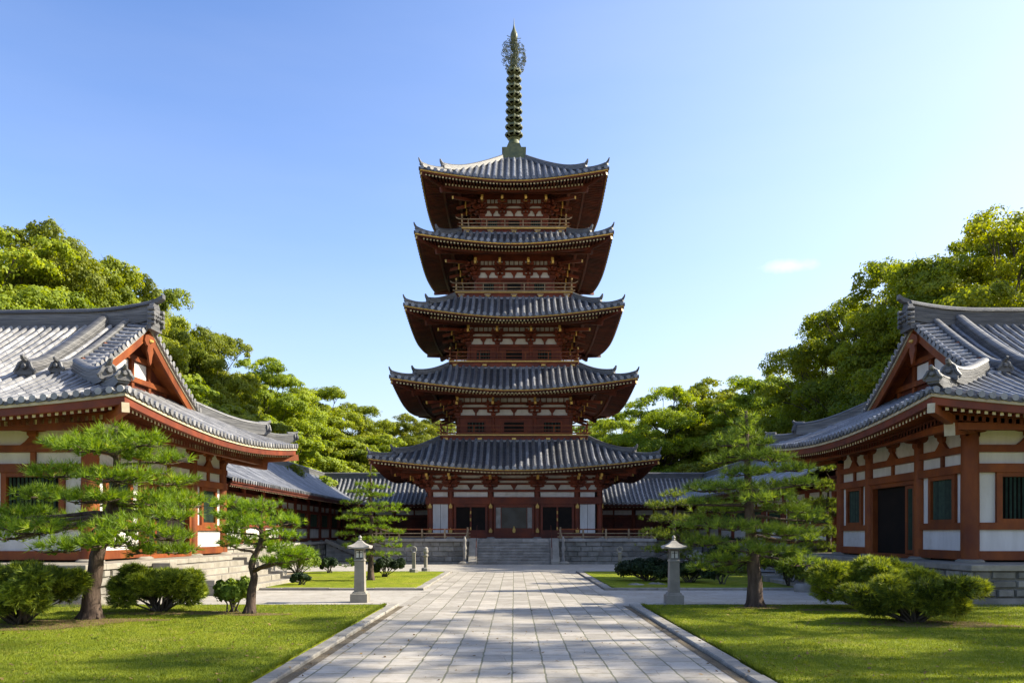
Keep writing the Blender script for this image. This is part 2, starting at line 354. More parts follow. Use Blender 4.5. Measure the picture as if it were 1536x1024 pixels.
# ------------------------------------------------------------------ tiled roofs
class Roof:
    """hipped roof over a rectangle; hip-and-gable when G is given. A: half size along x, B: half size along y"""
    def __init__(s, cx, cy, A, B, ze, h, U, Rc, p=2.4, G=None, top=None, over=.5):
        s.cx, s.cy, s.A, s.B, s.ze, s.h, s.U, s.Rc, s.p, s.G, s.top, s.over = cx, cy, A, B, ze, h, U, Rc, p, G, top, over
    def up(s, dx, dy):
        a = max(0, 1-dx/s.Rc); b = max(0, 1-dy/s.Rc)
        return s.U*(a*b)**s.p
    def xyz(s, side, t, d, off=0, hh=None):
        """side: 'f' (-y), 'b' (+y), 'l' (-x), 'r' (+x); t along the eave from its middle, d inward"""
        if side in 'fb': dx, dy = s.A-abs(t), d
        else: dx, dy = d, s.B-abs(t)
        z = s.ze + (s.h(d) if hh is None else hh) + s.up(dx, dy) + off
        if side == 'f': return (s.cx+t, s.cy-s.B+d, z)
        if side == 'b': return (s.cx-t, s.cy+s.B-d, z)
        if side == 'l': return (s.cx-s.A+d, s.cy-t, z)
        return (s.cx+s.A-d, s.cy+t, z)
    def L(s, side): return s.A if side in 'fb' else s.B
    def topd(s, side, t, tm=None):
        Lh = s.L(side); tm = t if tm is None else tm
        if s.G is None: return min(s.top, Lh-abs(t))
        if side in 'fb':
            return s.B if Lh-abs(tm) >= s.G else max(0, min(s.G, Lh-abs(t)))
        return max(0, min(s.G+s.over, Lh-abs(t)))
    def tiles(s, mb, sides, sp, r, seg=.32, step=.018, sag=.03, nr=5, pm=1):
        for side in sides:
            Lh = s.L(side)
            n = int(2*Lh/sp); sp2 = 2*Lh/n
            ts = [-Lh+sp2*(i+.5) for i in range(n)]
            edges = [-Lh]+ts+[Lh]
            if s.G is not None and side in 'fb': edges = sorted(edges+[-(Lh-s.G), Lh-s.G])
            for a, b in zip(edges[:-1], edges[1:]):
                if b-a < 1e-3: continue
                tm = (a+b)/2
                ta, tb, tc = s.topd(side, a, tm), s.topd(side, b, tm), s.topd(side, tm, tm)
                ns = max(2, int(max(ta, tb)/seg))
                P = []
                for j in range(ns):
                    for q, lift in ((j/ns, step), ((j+1)/ns, 0)):
                        P.append([s.xyz(side, a, ta*q, lift), s.xyz(side, tm, tc*q, lift-sag), s.xyz(side, b, tb*q, lift)])
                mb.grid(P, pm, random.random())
                # front lip of the eave tile
                e0, e1, e2 = s.xyz(side, a, 0, step), s.xyz(side, tm, 0, step-sag), s.xyz(side, b, 0, step)
                mb.add([e0, e1, e2, (e2[0], e2[1], e2[2]-.07), (e1[0], e1[1], e1[2]-.07), (e0[0], e0[1], e0[2]-.07)], [[0,5,4,1],[1,4,3,2]], pm)
            for t in ts:
                tp = s.topd(side, t)
                if tp < .12: continue
                ns = max(1, int(tp/seg)); P = []; jit = [random.uniform(-.007, .007) for _ in range(ns)]; jl = [random.uniform(-.006, .006) for _ in range(ns)]
                for j in range(ns):
                    for q, k in ((j/ns, 1.0), ((j+1)/ns, .92)):
                        d = tp*q; ring = []; jz = jit[j]; jt = jl[j]
                        for i in range(nr):
                            th = math.pi*i/(nr-1)
                            tt = t + r*k*math.cos(th)
                            x, y, z = s.xyz(side, t+jt, d); z += jz
                            if side == 'f': x = x + r*k*math.cos(th)
                            elif side == 'b': x = x - r*k*math.cos(th)
                            elif side == 'l': y = y - r*k*math.cos(th)
                            else: y = y + r*k*math.cos(th)
                            ring.append((x, y, z + r*k*1.2*math.sin(th) - .012))
                        P.append(ring)
                mb.grid(P, 0, random.random())
                c = np.array(s.xyz(side, t, -.025)); dv = np.array(s.xyz(side, t, .05))-c
                V = []
                for q in (0, 1):
                    for i in range(8):
                        th = 2*math.pi*i/8
                        a = r*1.12*math.cos(th); bz = r*1.12*math.sin(th)
                        V.append(c + dv*q + (np.array((a,0,bz+.012)) if side in 'fb' else np.array((0,a,bz+.012))))
                mb.add(V, [list(range(8)), list(range(15,7,-1))]+[[i,8+i,8+(i+1)%8,(i+1)%8] for i in range(8)], 0)
    def strip(s, mb, side, d0, d1, o0, o1, mat=0, n=40):
        """a board running under the eave: between d0 and d1 inward, offsets o0..o1 below the eave line"""
        P = []
        Lh = s.L(side)
        for i in range(n+1):
            u = -1+2*i/n
            u = math.copysign(1-(1-abs(u))**1.3, u)
            row = []
            for d, o in ((d0, o1), (d1, o1), (d1, o0), (d0, o0), (d0, o1)):
                row.append(s.xyz(side, u*(Lh-d), d, o, 0))
            P.append(row)
        mb.grid(P, mat)
    def soffit(s, mb, side, d0, D, off, sl, mat=0, n=28, m=6, bend=0):
        P = []; Lh = s.L(side)
        for j in range(m+1):
            d = d0+(D-d0)*j/m
            P.append([s.xyz(side, (-1+2*i/n)*(Lh-d), d, off+sl*d, 0) for i in range(n+1)])
        mb.grid(P, mat)
    def rafters(s, mb, side, sp, d0, D, off, sl, w, hgt, mat=0, endmat=1, lim=None):
        Lh = s.L(side); n = int(2*(Lh-d0)/sp); 
        for i in range(n):
            t = (-(n-1)/2+i)*sp
            if lim is not None and not (lim[0] <= t <= lim[1]): continue
            e = min(D, Lh-abs(t)-.03)
            if e-d0 < .12: continue
            pts = [s.xyz(side, t, d0+(e-d0)*q, off+sl*(d0+(e-d0)*q)-hgt/2, 0) for q in (0, .5, 1)]
            sd = (1,0,0) if side in 'fb' else (0,1,0)
            V = []
            for p in pts:
                for a, b in ((-1,-1),(1,-1),(1,1),(-1,1)):
                    V.append((p[0]+sd[0]*a*w/2, p[1]+sd[1]*a*w/2, p[2]+b*hgt/2))
            F = []
            for k in range(2):
                for j in range(4): F.append([k*4+j, k*4+(j+1)%4, k*4+4+(j+1)%4, k*4+4+j])
            mb.add(V, F, mat); mb.add(V[:4], [[3,2,1,0]], endmat)
    def hip_pt(s, side, d, off=0, hh=None):
        """point on the hip: side 0..3 = corners (-,-),(+,-),(+,+),(-,+)"""
        sx, sy = ((-1,-1),(1,-1),(1,1),(-1,1))[side]
        z = s.ze+(s.h(max(d,0)) if hh is None else hh)+s.up(max(d,0), max(d,0))+off
        return (s.cx+sx*(s.A-d), s.cy+sy*(s.B-d), z)
    def hip_ridge(s, mb, c, d_top, d_end, w, h, horn, hl, n=14, mat=0, point=False):
        pts = []
        for i in range(n+1):
            q = i/n; d = d_top+(d_end-d_top)*q
            e = max(0, 1-(d-d_end)/hl) if d_top > d_end else 0
            x, y, z = s.hip_pt(c, d)
            pts.append((x, y, z+horn*e**2.2))
        ridge_sweep(mb, pts, w, h, mat)
        # upright end tile with a curled top
        x, y, z = pts[-1]; sx, sy = ((-1,-1),(1,-1),(1,1),(-1,1))[c]
        dr = np.array((sx, sy, 0))/math.sqrt(2); sd = np.array((-dr[1], dr[0], 0))
        base = np.array((x, y, z))
        if point:
            up = np.array((0,0,1.0))
            V = []; P = [(0, 0, 1), (.10, .07, .85), (.19, .18, .62), (.24, .30, .36)]
            mb.tube([base-dr*.12+up*h*.5]+[base+dr*a+up*(h*.5+b) for a, b, _ in P], [h*.52]+[h*.5*q for _, _, q in P], 8, mat)
            mb.tube([base+dr*.02+up*h*.2, base+dr*.12+up*h*.2], [w*.55, w*.4], 8, mat)
        else: end_tile(mb, base, dr, sd, w, h, mat)

def end_tile(mb, base, dr, sd, w, h, mat=0):
    """ogre tile closing a ridge: arched plate, side curls, a boss and the upswept round tile above"""
    prof = [(-w*.62, -.05)]+[(w*.58*math.cos(a), h*(.42+.62*max(0, math.sin(a)))) for a in np.linspace(math.pi, 0, 9)]+[(w*.62, -.05)]
    V = [base+dr*q+sd*a+np.array((0,0,b)) for q in (-.04, .05) for a, b in prof]; k = len(prof)
    mb.add(V, [list(range(k-1,-1,-1)), list(range(k, 2*k))]+[[i,(i+1)%k,k+(i+1)%k,k+i] for i in range(k)], mat)
    for s_ in (-1, 1):
        mb.tube([base+dr*.02+sd*s_*w*.2+np.array((0,0,h*.95)), base+dr*.05+sd*s_*w*.42+np.array((0,0,h*.75)), base+dr*.06+sd*s_*w*.55+np.array((0,0,h*.4)), base+dr*.05+sd*s_*w*.78+np.array((0,0,h*.12)), base+dr*.05+sd*s_*w*.70+np.array((0,0,-.03))], [.03, .045, .05, .045, .02], 6, mat)
    mb.tube([base+dr*.04+np.array((0,0,h*.5)), base+dr*.13+np.array((0,0,h*.5))], [w*.3, w*.17], 8, mat)
    mb.tube([base-dr*.3+np.array((0,0,h*.93)), base+dr*.03+np.array((0,0,h*1.0)), base+dr*.13+np.array((0,0,h*1.15)), base+dr*.17+np.array((0,0,h*1.32))], [w*.22, w*.22, w*.19, w*.14], 8, mat)
def ridge_sweep(mb, pts, w, h, mat=0, layers=4, side=None):
    """stacked ridge: thin courses of flat tiles with a round tile on top"""
    for l in range(layers):
        z0 = h*.8*l/layers; z1 = h*.8*(l+1)/layers-.008; ww = w/2*(1-.08*l)
        mb.sweep(pts, [(-ww, z0-(.1 if l == 0 else 0)), (ww, z0-(.1 if l == 0 else 0)), (ww, z1), (-ww, z1)], mat, side)
        mb.sweep(pts, [(-ww*.86, z1-.001), (ww*.86, z1-.001), (ww*.86, z1+.0095), (-ww*.86, z1+.0095)], mat, side, var=0)
    r = w*.42
    prof = [(r*math.cos(a), h*.8+(h*.28)*math.sin(a)) for a in [math.pi*i/6 for i in range(7)]]
    mb.sweep(pts, prof[::-1], mat, side)

# ------------------------------------------------------------------ bracket cluster
def arm(mb, p, along, half, h, w, mat=0, endmat=None):
    """bracket arm whose underside curves up at both ends; p is the bottom centre"""
    a = np.array(along, float); s_ = np.array((-a[1], a[0], 0)); p = np.array(p, float)
    prof = [(-half, h), (-half, h*.55), (-half*.8, h*.15), (-half*.55, 0), (half*.55, 0), (half*.8, h*.15), (half, h*.55), (half, h)]
    V = []
    for q in (-w/2, w/2):
        for t, z in prof: V.append(p+a*t+s_*q+np.array((0,0,z)))
    k = 8
    mb.add(V, [list(range(k-1,-1,-1)), list(range(k,2*k))]+[[i,(i+1)%k,k+(i+1)%k,k+i] for i in range(k)], mat)
def blockb(mb, p, sz, h, mat=0):
    p = np.array(p, float); V = []
    for z, k in ((0,.68),(h*.45,1),(h,1)):
        for a, b in ((-1,-1),(1,-1),(1,1),(-1,1)): V.append(p+np.array((a*sz/2*k, b*sz/2*k, z)))
    F = [[3,2,1,0],[8,9,10,11]]
    for o in (0, 4): F += [[o+i, o+(i+1)%4, o+4+(i+1)%4, o+4+i] for i in range(4)]
    mb.add(V, F, mat)
def bracket(mb, x, y, z, out, k=1.0, steps=3, tail=None, tailend=1, aw=None):
    """stepped bracket cluster on a column head: out = outward unit vector"""
    o = np.array(out, float); a = np.array((-o[1], o[0], 0.0)); p = np.array((x, y, z), float)
    aw = (aw or 1)
    blockb(mb, p, .36*k, .2*k)
    zz = .2*k
    for i in range(steps):
        step = .42*k*i
        arm(mb, p+o*step+np.array((0,0,zz)), a, (.48 if i < steps-1 else .55)*k*aw, .15*k, .13*k)
        for t in (-1, 0, 1): blockb(mb, p+o*step+a*t*.38*k*aw+np.array((0,0,zz+.15*k)), .18*k, .12*k)
        if i < steps-1:
            arm(mb, p+o*(step*.5+.12*k)+np.array((0,0,zz)), o, (.40*k+step*.5), .15*k, .14*k)
            arm(mb, p+np.array((0,0,zz+.27*k)), a, (.62+.1*i)*k*aw, .14*k, .13*k)
        zz += .27*k
    if tail:
        ln, drop = tail
        q0 = p+np.array((0,0,zz+.12*k)); q1 = q0+o*ln-np.array((0,0,drop))
        mb.bar(q1, q0, .16*k, .2*k, 0, tailend)
    return zz
# ------------------------------------------------------------------ pagoda
PX, PY = 0.0, 56.0
PZ = 1.42
pag = thing('pagoda', 'five-storeyed dark red pagoda with grey tiled roofs and a tall green bronze spire', 'pagoda', (PX, PY, PZ))
SIDES = {'f': 0, 'r': 1, 'b': 2, 'l': 3}
# eave half width, rim height, corner lift, inner half width, inner height
RF = [(8.40, 5.32, .66, 4.55, 7.45), (7.30, 10.08, .72, 4.05, 12.05), (6.57, 14.54, .68, 3.68, 16.5), (6.0, 19.10, .62, 3.32, 20.7), (5.74, 23.0, .68, .70, 26.6)]
BH = [5.28, 3.60, 2.95, 2.52, 2.12]          # half widths of the storeys
BZ = [1.42, 7.85, 12.5, 16.9, 21.05]         # their floors
DK = [None, 4.62, 4.08, 3.72, 3.38]          # half widths of the balconies

def pagoda_roof(i):
    w, zr, U, b, zt = RF[i]
    ze = zr+.13; D = w-b
    c = .42 if i < 4 else .2
    H = zt-ze
    h = lambda d: H*((1-c)*(d/D)+c*(d/D)**2) if d >= 0 else 0
    rf = Roof(PX, PY, w, w, ze, h, U, w*.93, 1.5, top=D)
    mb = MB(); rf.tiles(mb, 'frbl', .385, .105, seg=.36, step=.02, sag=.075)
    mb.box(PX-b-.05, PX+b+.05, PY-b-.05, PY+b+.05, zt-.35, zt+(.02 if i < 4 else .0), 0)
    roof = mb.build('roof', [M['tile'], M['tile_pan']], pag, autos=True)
    # hip ridges, in two steps with raised ends
    for cn in range(4):
        mb = MB()
        rf.hip_ridge(mb, cn, D*.98, 1.35, .26, .25, .18, 1.5, point=True)
        rf.hip_ridge(mb, cn, 1.5, .16, .20, .17, .14, 1.2, n=8, point=True)
        mb.build('hip_ridge', M['tile_ridge'], roof)
    # boards and rafters
    Dw = w-BH[i]
    sl = .30
    mb = MB()
    for sd in 'frbl':
        rf.strip(mb, sd, .05, .14, -.15, -.085, 0)
        rf.strip(mb, sd, .10, .20, -.225, -.15, 1)
        rf.strip(mb, sd, 1.28, 1.42, -.32, -.16, 1)
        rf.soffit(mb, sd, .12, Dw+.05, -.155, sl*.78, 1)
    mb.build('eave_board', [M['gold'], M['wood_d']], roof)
    for sd in 'frbl':
        mb = MB()
        rf.rafters(mb, sd, .205, .24, 1.5, -.235, sl*.6, .095, .11)
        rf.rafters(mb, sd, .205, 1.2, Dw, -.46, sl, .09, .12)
        mb.build('rafter_set', [M['wood_d'], M['rafter_end']], roof)  # separate parallel rafters joined into one mesh per side
    # corner hip rafters and purlin
    for cn in range(4):
        mb = MB()
        p0 = rf.hip_pt(cn, .12, -.32, 0); p1 = rf.hip_pt(cn, 1.5, -.30, 0); p2 = rf.hip_pt(cn, 1.2, -.5, 0); p3 = rf.hip_pt(cn, Dw, -.45+sl*Dw, 0)
        mb.bar(p0, p1, .16, .18, 0, 1); mb.bar(p2, p3, .18, .36, 0, 0)
        mb.build('hip_rafter', [M['wood_d'], M['gold']], roof)
    dp = Dw-1.35; q = w-dp; zp = ze-.40+sl*dp-.30
    for sx in (-1, 1):
        mb = MB(); mb.box(PX-q-.1, PX+q+.1, PY+sx*q-.09, PY+sx*q+.09, zp, zp+.2); mb.build('eave_purlin', M['wood_d'], roof)
        mb = MB(); mb.box(PX+sx*q-.09, PX+sx*q+.09, PY-q+.09, PY+q-.09, zp, zp+.2); mb.build('eave_purlin', M['wood_d'], roof)
    return rf, zp

def fb(mb, t0, t1, z0, z1, n0, n1, b, mat=0, var=None):
    """box on the front face (y = PY-b), n outward"""
    mb.box(PX+t0, PX+t1, PY-b-n1, PY-b-n0, z0, z1, mat, var)

def pagoda_storey(i, zp):
    b = BH[i]; z0 = BZ[i]
    ztop = RF[i][1]-.32+.30*(RF[i][0]-b)
    core = MB(); core.box(PX-b+.16, PX+b-.16, PY-b+.16, PY+b-.16, z0-.5 if i else z0, ztop, 0)
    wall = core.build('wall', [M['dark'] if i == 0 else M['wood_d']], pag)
    front = []
    if i == 0:
        cols = [-5.1, -3.85, -1.42, 1.42, 3.85, 5.1]; cr = .19
        zb, zl, zh = 3.50, 3.98, 4.33           # door head, upper beam, column head
    else:
        c3 = b-.1; cols = [-c3, -c3*.37, c3*.37, c3]; cr = .13
        zh = z0+1.3-.05*i; zb = zh-.12; zl = zb
    def part(mb, name, mats, smooth=False):
        o = mb.build(name, mats, wall, autos=smooth); front.append(o); return o
    for j, x in enumerate(cols[:-1]):
        mb = MB(); mb.tube([(PX+x, PY-b+.05, z0+(.06 if i == 0 else -.1)), (PX+x, PY-b+.05, zh)], [cr, cr*.93], 14)
        if i == 0:
            mb.lathe([(.30, 0), (.30, .06), (.24, .1)], (PX+x, PY-b+.05, z0-.02), 14, 1)
            for zz in (z0+.35, 3.25):                                         # small gilt fittings
                mb.prism([(-.09, 0), (.09, 0), (.11, .12), (0, .3), (-.11, .12)], 'y', PY-b+.05-cr-.02, PY-b+.05-cr+.05, 2)
                mb.v[-1] += np.array((PX+x, 0, zz))
        part(mb, 'column', [M['wood_p'], M['stone'], M['gold']], True)
    W = M['wood_p']
    if i == 0:
        for za, zb_, n1 in ((z0+.02, z0+.30, .10), (3.50, 3.93, .11), (4.24, 4.38, .12)):
            mb = MB(); fb(mb, -5.28, 5.28, za, zb_, -.1, n1, b); part(mb, 'beam', W)
        pairs = list(zip(cols[:-1], cols[1:]))
        for j, (a, c) in enumerate(pairs):
            mb = MB(); fb(mb, a+cr, c-cr, 3.93, 4.24, -.1, 0, b); part(mb, 'plaster_panel', M['plaster'])
            mb = MB()
            if j in (0, 4):
                m_ = (a+c)/2
                fb(mb, a+cr-.02, m_-.012, z0+.30, 3.50, -.1, .02, b, 0, .6); fb(mb, m_+.012, c-cr+.02, z0+.30, 3.50, -.1, .02, b, 0, .4)
                fb(mb, m_-.012, m_+.012, z0+.30, 3.5, -.1, .0, b, 1)
                part(mb, 'white_door', [M['plaster'], M['dark']])
            elif j == 2:
                fb(mb, a+cr, a+cr+.13, z0+.3, 3.5, -.1, .05, b); fb(mb, c-cr-.13, c-cr, z0+.3, 3.5, -.1, .05, b); fb(mb, a+cr+.13, c-cr-.13, 3.3, 3.5, -.1, .05, b)
                fb(mb, a+cr+.13, c-cr-.13, z0+.3, z0+.62, -.1, .04, b)
                for xx in (a+cr+.42, c-cr-.46): fb(mb, xx, xx+.04, z0+.62, 3.3, -.06, .04, b)
                fb(mb, a+cr+.46, c-cr-.46, z0+.62, 3.3, -.05, -.02, b, 1); fb(mb, a+cr+.13, a+cr+.42, z0+.62, 3.3, -.05, -.02, b, 3); fb(mb, c-cr-.42, c-cr-.13, z0+.62, 3.3, -.05, -.02, b, 3)
                mb.prism([(-.07, 0), (.07, 0), (.1, .16), (0, .42), (-.1, .16)], 'y', PY-b-.09, PY-b-.04, 2); mb.v[-1] += np.array((PX, 0, z0+.34))
                part(mb, 'door', [W, M['glass'], M['gold'], M['stone']])
            else:
                fb(mb, a+cr, a+cr+.14, z0+.3, 3.5, -.1, .05, b); fb(mb, c-cr-.14, c-cr, z0+.3, 3.5, -.1, .05, b); fb(mb, a+cr+.14, c-cr-.14, 3.32, 3.5, -.1, .05, b)
                fb(mb, a+cr+.14, c-cr-.14, z0+.3, z0+.50, -.1, .04, b)
                m_ = (a+c)/2
                fb(mb, m_-.05, m_+.05, z0+.5, 3.32, -.08, .03, b)
                fb(mb, a+cr+.14, m_-.05, z0+.5, 3.32, -.09, -.03, b, 1); fb(mb, m_+.05, c-cr-.14, z0+.5, 3.32, -.09, -.03, b, 1)
                for zz in (z0+.5, z0+1.05, 2.9): mb.box(PX+m_-.035, PX+m_+.035, PY-b-.07, PY-b-.02, zz, zz+.18, 2)
                part(mb, 'window', [W, M['dark'], M['gold']])
    else:
        mb = MB(); fb(mb, -b-.1, b+.1, zh-.14, zh+.02, -.1, .10, b); part(mb, 'beam', W)
        mb = MB(); fb(mb, -b-.05, b+.05, z0-.02, z0+.16, -.1, .08, b); part(mb, 'beam', W)
        pairs = list(zip(cols[:-1], cols[1:]))
        for j, (a, c) in enumerate(pairs):
            mb = MB(); m_ = (a+c)/2; hw = (c-a)*.24; wz0, wz1 = z0+.16, z0+.86
            fb(mb, a, c, z0+.16, zh-.14, -.1, .0, b, 0)
            fb(mb, m_-hw, m_+hw, wz0+.1, wz1-.02, -.05, .03, b, 1)
            fb(mb, m_-hw-.1, m_-hw, wz0, wz1+.06, 0, .06, b); fb(mb, m_+hw, m_+hw+.1, wz0, wz1+.06, 0, .06, b)
            fb(mb, m_-hw, m_+hw, wz1-.02, wz1+.06, 0, .06, b); fb(mb, m_-hw, m_+hw, wz0, wz0+.1, 0, .06, b)
            if j != 1:
                for q in range(5):
                    xx = m_-hw+2*hw*(q+.5)/5; fb(mb, xx-.02, xx+.02, wz0+.1, wz1-.02, .02, .045, b, 2)
            part(mb, 'window' if j != 1 else 'door', [W, M['dark'], M['green']])
    # plaster between the brackets, in two bands, with rails and posts
    zc = ztop-zh
    bands = [(.02, .34), (.46, .60), (.74, .92)] if i == 0 else [(.02, .40), (.54, .70), (.86, 1.12)]
    mb = MB(); fb(mb, -b-.02, b+.02, zh, zh+zc*.9, -.14, -.02, b); part(mb, 'plaster_panel', M['plaster'])
    mb = MB(); last = 0
    for (u0, u1), (v0, v1) in zip(bands[:-1], bands[1:]): fb(mb, -b-.08, b+.08, zh+u1, zh+v0, -.05, .05, b)
    fb(mb, -b-.08, b+.08, zh+bands[-1][1], ztop, -.05, .05, b)
    for a, c in zip(cols[:-1], cols[1:]):
        m_ = (a+c)/2
        fb(mb, m_-.05, m_+.05, zh, zh+bands[0][1], -.03, .04, b)
        mb.prism([(m_-.22, 0), (m_+.22, 0), (m_+.12, -.16), (m_+.05, -.26), (m_-.05, -.26), (m_-.12, -.16)], 'y', PY-b-.07, PY-b, 0); mb.v[-1] += np.array((PX, 0, zh+bands[0][1]+.02))
        if i:
            nn = 6 if i < 4 else 5
            for q in range(1, nn): 
                xx = a+(c-a)*q/nn; fb(mb, xx-.03, xx+.03, zh+bands[2][0], zh+bands[2][1], -.03, .03, b)
    part(mb, 'frieze_beam', M['wood_p'])
    k = .86 if i else .92
    aw = 1 if i < 2 else (.8 if i < 4 else .68)
    tz = .40 if i else .2
    for j, x in enumerate(cols):
        if j in (0, len(cols)-1): continue
        mb = MB(); bracket(mb, PX+x, PY-b, zh, (0,-1,0), k, 3, (1.75, tz), 1, aw)
        fb(mb, x-.075, x+.075, zh+.62, zh+1.02, .98, 1.06, b, 1)
        part(mb, 'bracket', [M['wood_p'], M['gold']])
    mb = MB()
    q = 1/math.sqrt(2)
    bracket(mb, PX-b+.05, PY-b+.05, zh, (-q,-q,0), k, 3, (2.5, tz), 1, .4)
    bracket(mb, PX-b+.1, PY-b, zh, (0,-1,0), k, 3, (1.6, tz), 1, .62)
    bracket(mb, PX-b, PY-b+.1, zh, (-1,0,0), k, 3, (1.6, tz), 1, .62)
    fb(mb, -b+.1-.075, -b+.1+.075, zh+.62, zh+1.02, .98, 1.06, b, 1)
    mb.box(PX-b-1.06, PX-b-.98, PY-b+.025, PY-b+.175, zh+.62, zh+1.02, 1)
    part(mb, 'corner_bracket', [M['wood_p'], M['gold']])
    for kk in (1, 2, 3): copy_rot(front, wall, kk)
    # balcony
    if i:
        d = DK[i]; zf = z0
        zr = RF[i-1][4]
        mb = MB()
        mb.box(PX-d+.12, PX+d-.12, PY-d+.12, PY+d-.12, zr-.3, zf-.16, 0)
        mb.box(PX-d, PX+d, PY-d, PY+d, zf-.10, zf-.03, 1)
        mb.box(PX-d+.06, PX+d-.06, PY-d+.06, PY+d-.06, zf-.16, zf-.10, 0)
        bal = mb.build('balcony', [M['wood_p'], M['gold']], pag)
        mb = MB()
        for x in np.linspace(-d+.4, d-.4, 5):
            fb(mb, x-.13, x+.13, zf-.34, zf-.2, -.12, -.02, d, 1)
            fb(mb, x-.2, x+.2, zf-.24, zf-.16, -.12, .0, d, 0)
        for x in np.linspace(-d+.5, d-.5, 6): fb(mb, x-.028, x+.028, zf-.03, zf+.5, -.12, -.065, d, 0)
        for zz, ex, t_ in ((zf+.05, .12, .07), (zf+.27, .12, .045), (zf+.52, .30, .06)):
            mb.sweep([(PX-d-ex, PY-d+.09, zz+(.13 if ex > .2 else .03)), (PX-d-ex*.4, PY-d+.09, zz+.02), (PX-d+.3, PY-d+.09, zz), (PX+d-.3, PY-d+.09, zz), (PX+d+ex*.4, PY-d+.09, zz+.02), (PX+d+ex, PY-d+.09, zz+(.13 if ex > .2 else .03))],
                     [(-t_/2, -t_/2), (t_/2, -t_/2), (t_/2, t_/2), (-t_/2, t_/2)], 0, capmat=1)
        mb.box(PX-d+.05, PX-d+.13, PY-d+.05, PY-d+.13, zf-.03, zf+.72, 0)
        mb.lathe([(.03,0),(.065,.03),(.05,.08),(.02,.13)], (PX-d+.09, PY-d+.09, zf+.72), 8, 1)
        rl = mb.build('railing', [M['wood'] if i < 3 else M['rail'], M['gold']], bal)
        copy_rot([rl], bal, 1); copy_rot([rl], bal, 2); copy_rot([rl], bal, 3)

for i in range(5):
    rf, zp = pagoda_roof(i)
    pagoda_storey(i, zp)

# spire
mb = MB()
mb.prism([(-.78,0),(.78,0),(.70,.66),(.80,.68),(.80,.78),(-.80,.78),(-.80,.68),(-.70,.66)], 'y', PY-.72, PY+.72, 0); mb.v[-1] += np.array((PX, 0, 26.55))
mb.prism([(-.55,0),(.55,0),(.38,.42),(-.38,.42)], 'y', PY-.4, PY+.4, 0); mb.v[-1] += np.array((PX, 0, 27.33))
mb.tube([(PX, PY, 27.4), (PX, PY, 31), (PX, PY, 35.1)], [.17, .14, .08], 14)
for k in range(12): mb.lathe([(.15,0),(.19,.05),(.15,.1)], (PX, PY, 28.1+k*.55), 12)
spire = mb.build('spire', M['bronze'], pag, autos=True)
mb = MB(); mb.lathe([(.44,0),(.40,.12),(.34,.3),(.42,.42),(.30,.48)], (PX, PY, 27.75), 20); mb.build('lotus_base', M['bronze'], spire, autos=True)
for k in range(9):
    z = 28.45+k*.53; r = .56-.014*k
    mb = MB(); mb.lathe([(r-.045,-.05),(r+.01,-.06),(r+.025,.0),(r+.01,.06),(r-.045,.05),(r-.05,0),(r-.045,-.05)], (PX, PY, z), 24)
    for q in range(8):
        a = q*math.pi/4+.05; cx_, sy_ = math.cos(a), math.sin(a)
        mb.tube([(PX+cx_*u, PY+sy_*u, z+v) for u, v in ((.10,.13),(r*.6,.17),(r*.92,.12),(r+.01,0),(r*.92,-.12),(r*.6,-.17),(.10,-.13))], [.05,.055,.06,.065,.06,.055,.05], 6)
    mb.lathe([(.14,-.16),(.25,-.05),(.27,.03),(.2,.09),(.14,.16)], (PX, PY, z), 12)
    mb.build('spire_ring', M['bronze'], spire, autos=True)
# openwork flame ornament: four vanes of scrolls
mb = MB()
rs = random.Random(3)
for q in range(4):
    a = q*math.pi/2+R(18); dx, dy = math.cos(a), math.sin(a)
    for k in range(190):
        u = rs.uniform(.10, .84); v = rs.uniform(0, 2.15)
        edge = .84*(1-abs((v-1.0)/1.35)**3.0)
        if u > edge: continue
        rr = rs.uniform(.045, .085); a0 = rs.uniform(0, 6.28)
        pts = [(PX+dx*(u+rr*math.cos(a0+t)), PY+dy*(u+rr*math.cos(a0+t)), 32.75+v+rr*math.sin(a0+t)) for t in np.linspace(0, 4.4, 6)]
        mb.tube(pts, .017, 4)
    for v in (.0, .7, 1.4, 2.1): mb.bar((PX, PY, 32.8+v), (PX+dx*.5, PY+dy*.5, 32.95+v), .03, .03)
mb.build('flame_ornament', M['bronze'], spire)
mb = MB(); mb.lathe([(.07,0),(.11,.05),(.07,.12),(.20,.3),(.25,.5),(.23,.68),(.14,.9),(.07,1.1),(.03,1.35),(.008,1.75)], (PX, PY, 34.55), 18)
mb.build('jewel', M['bronze'], spire, autos=True)
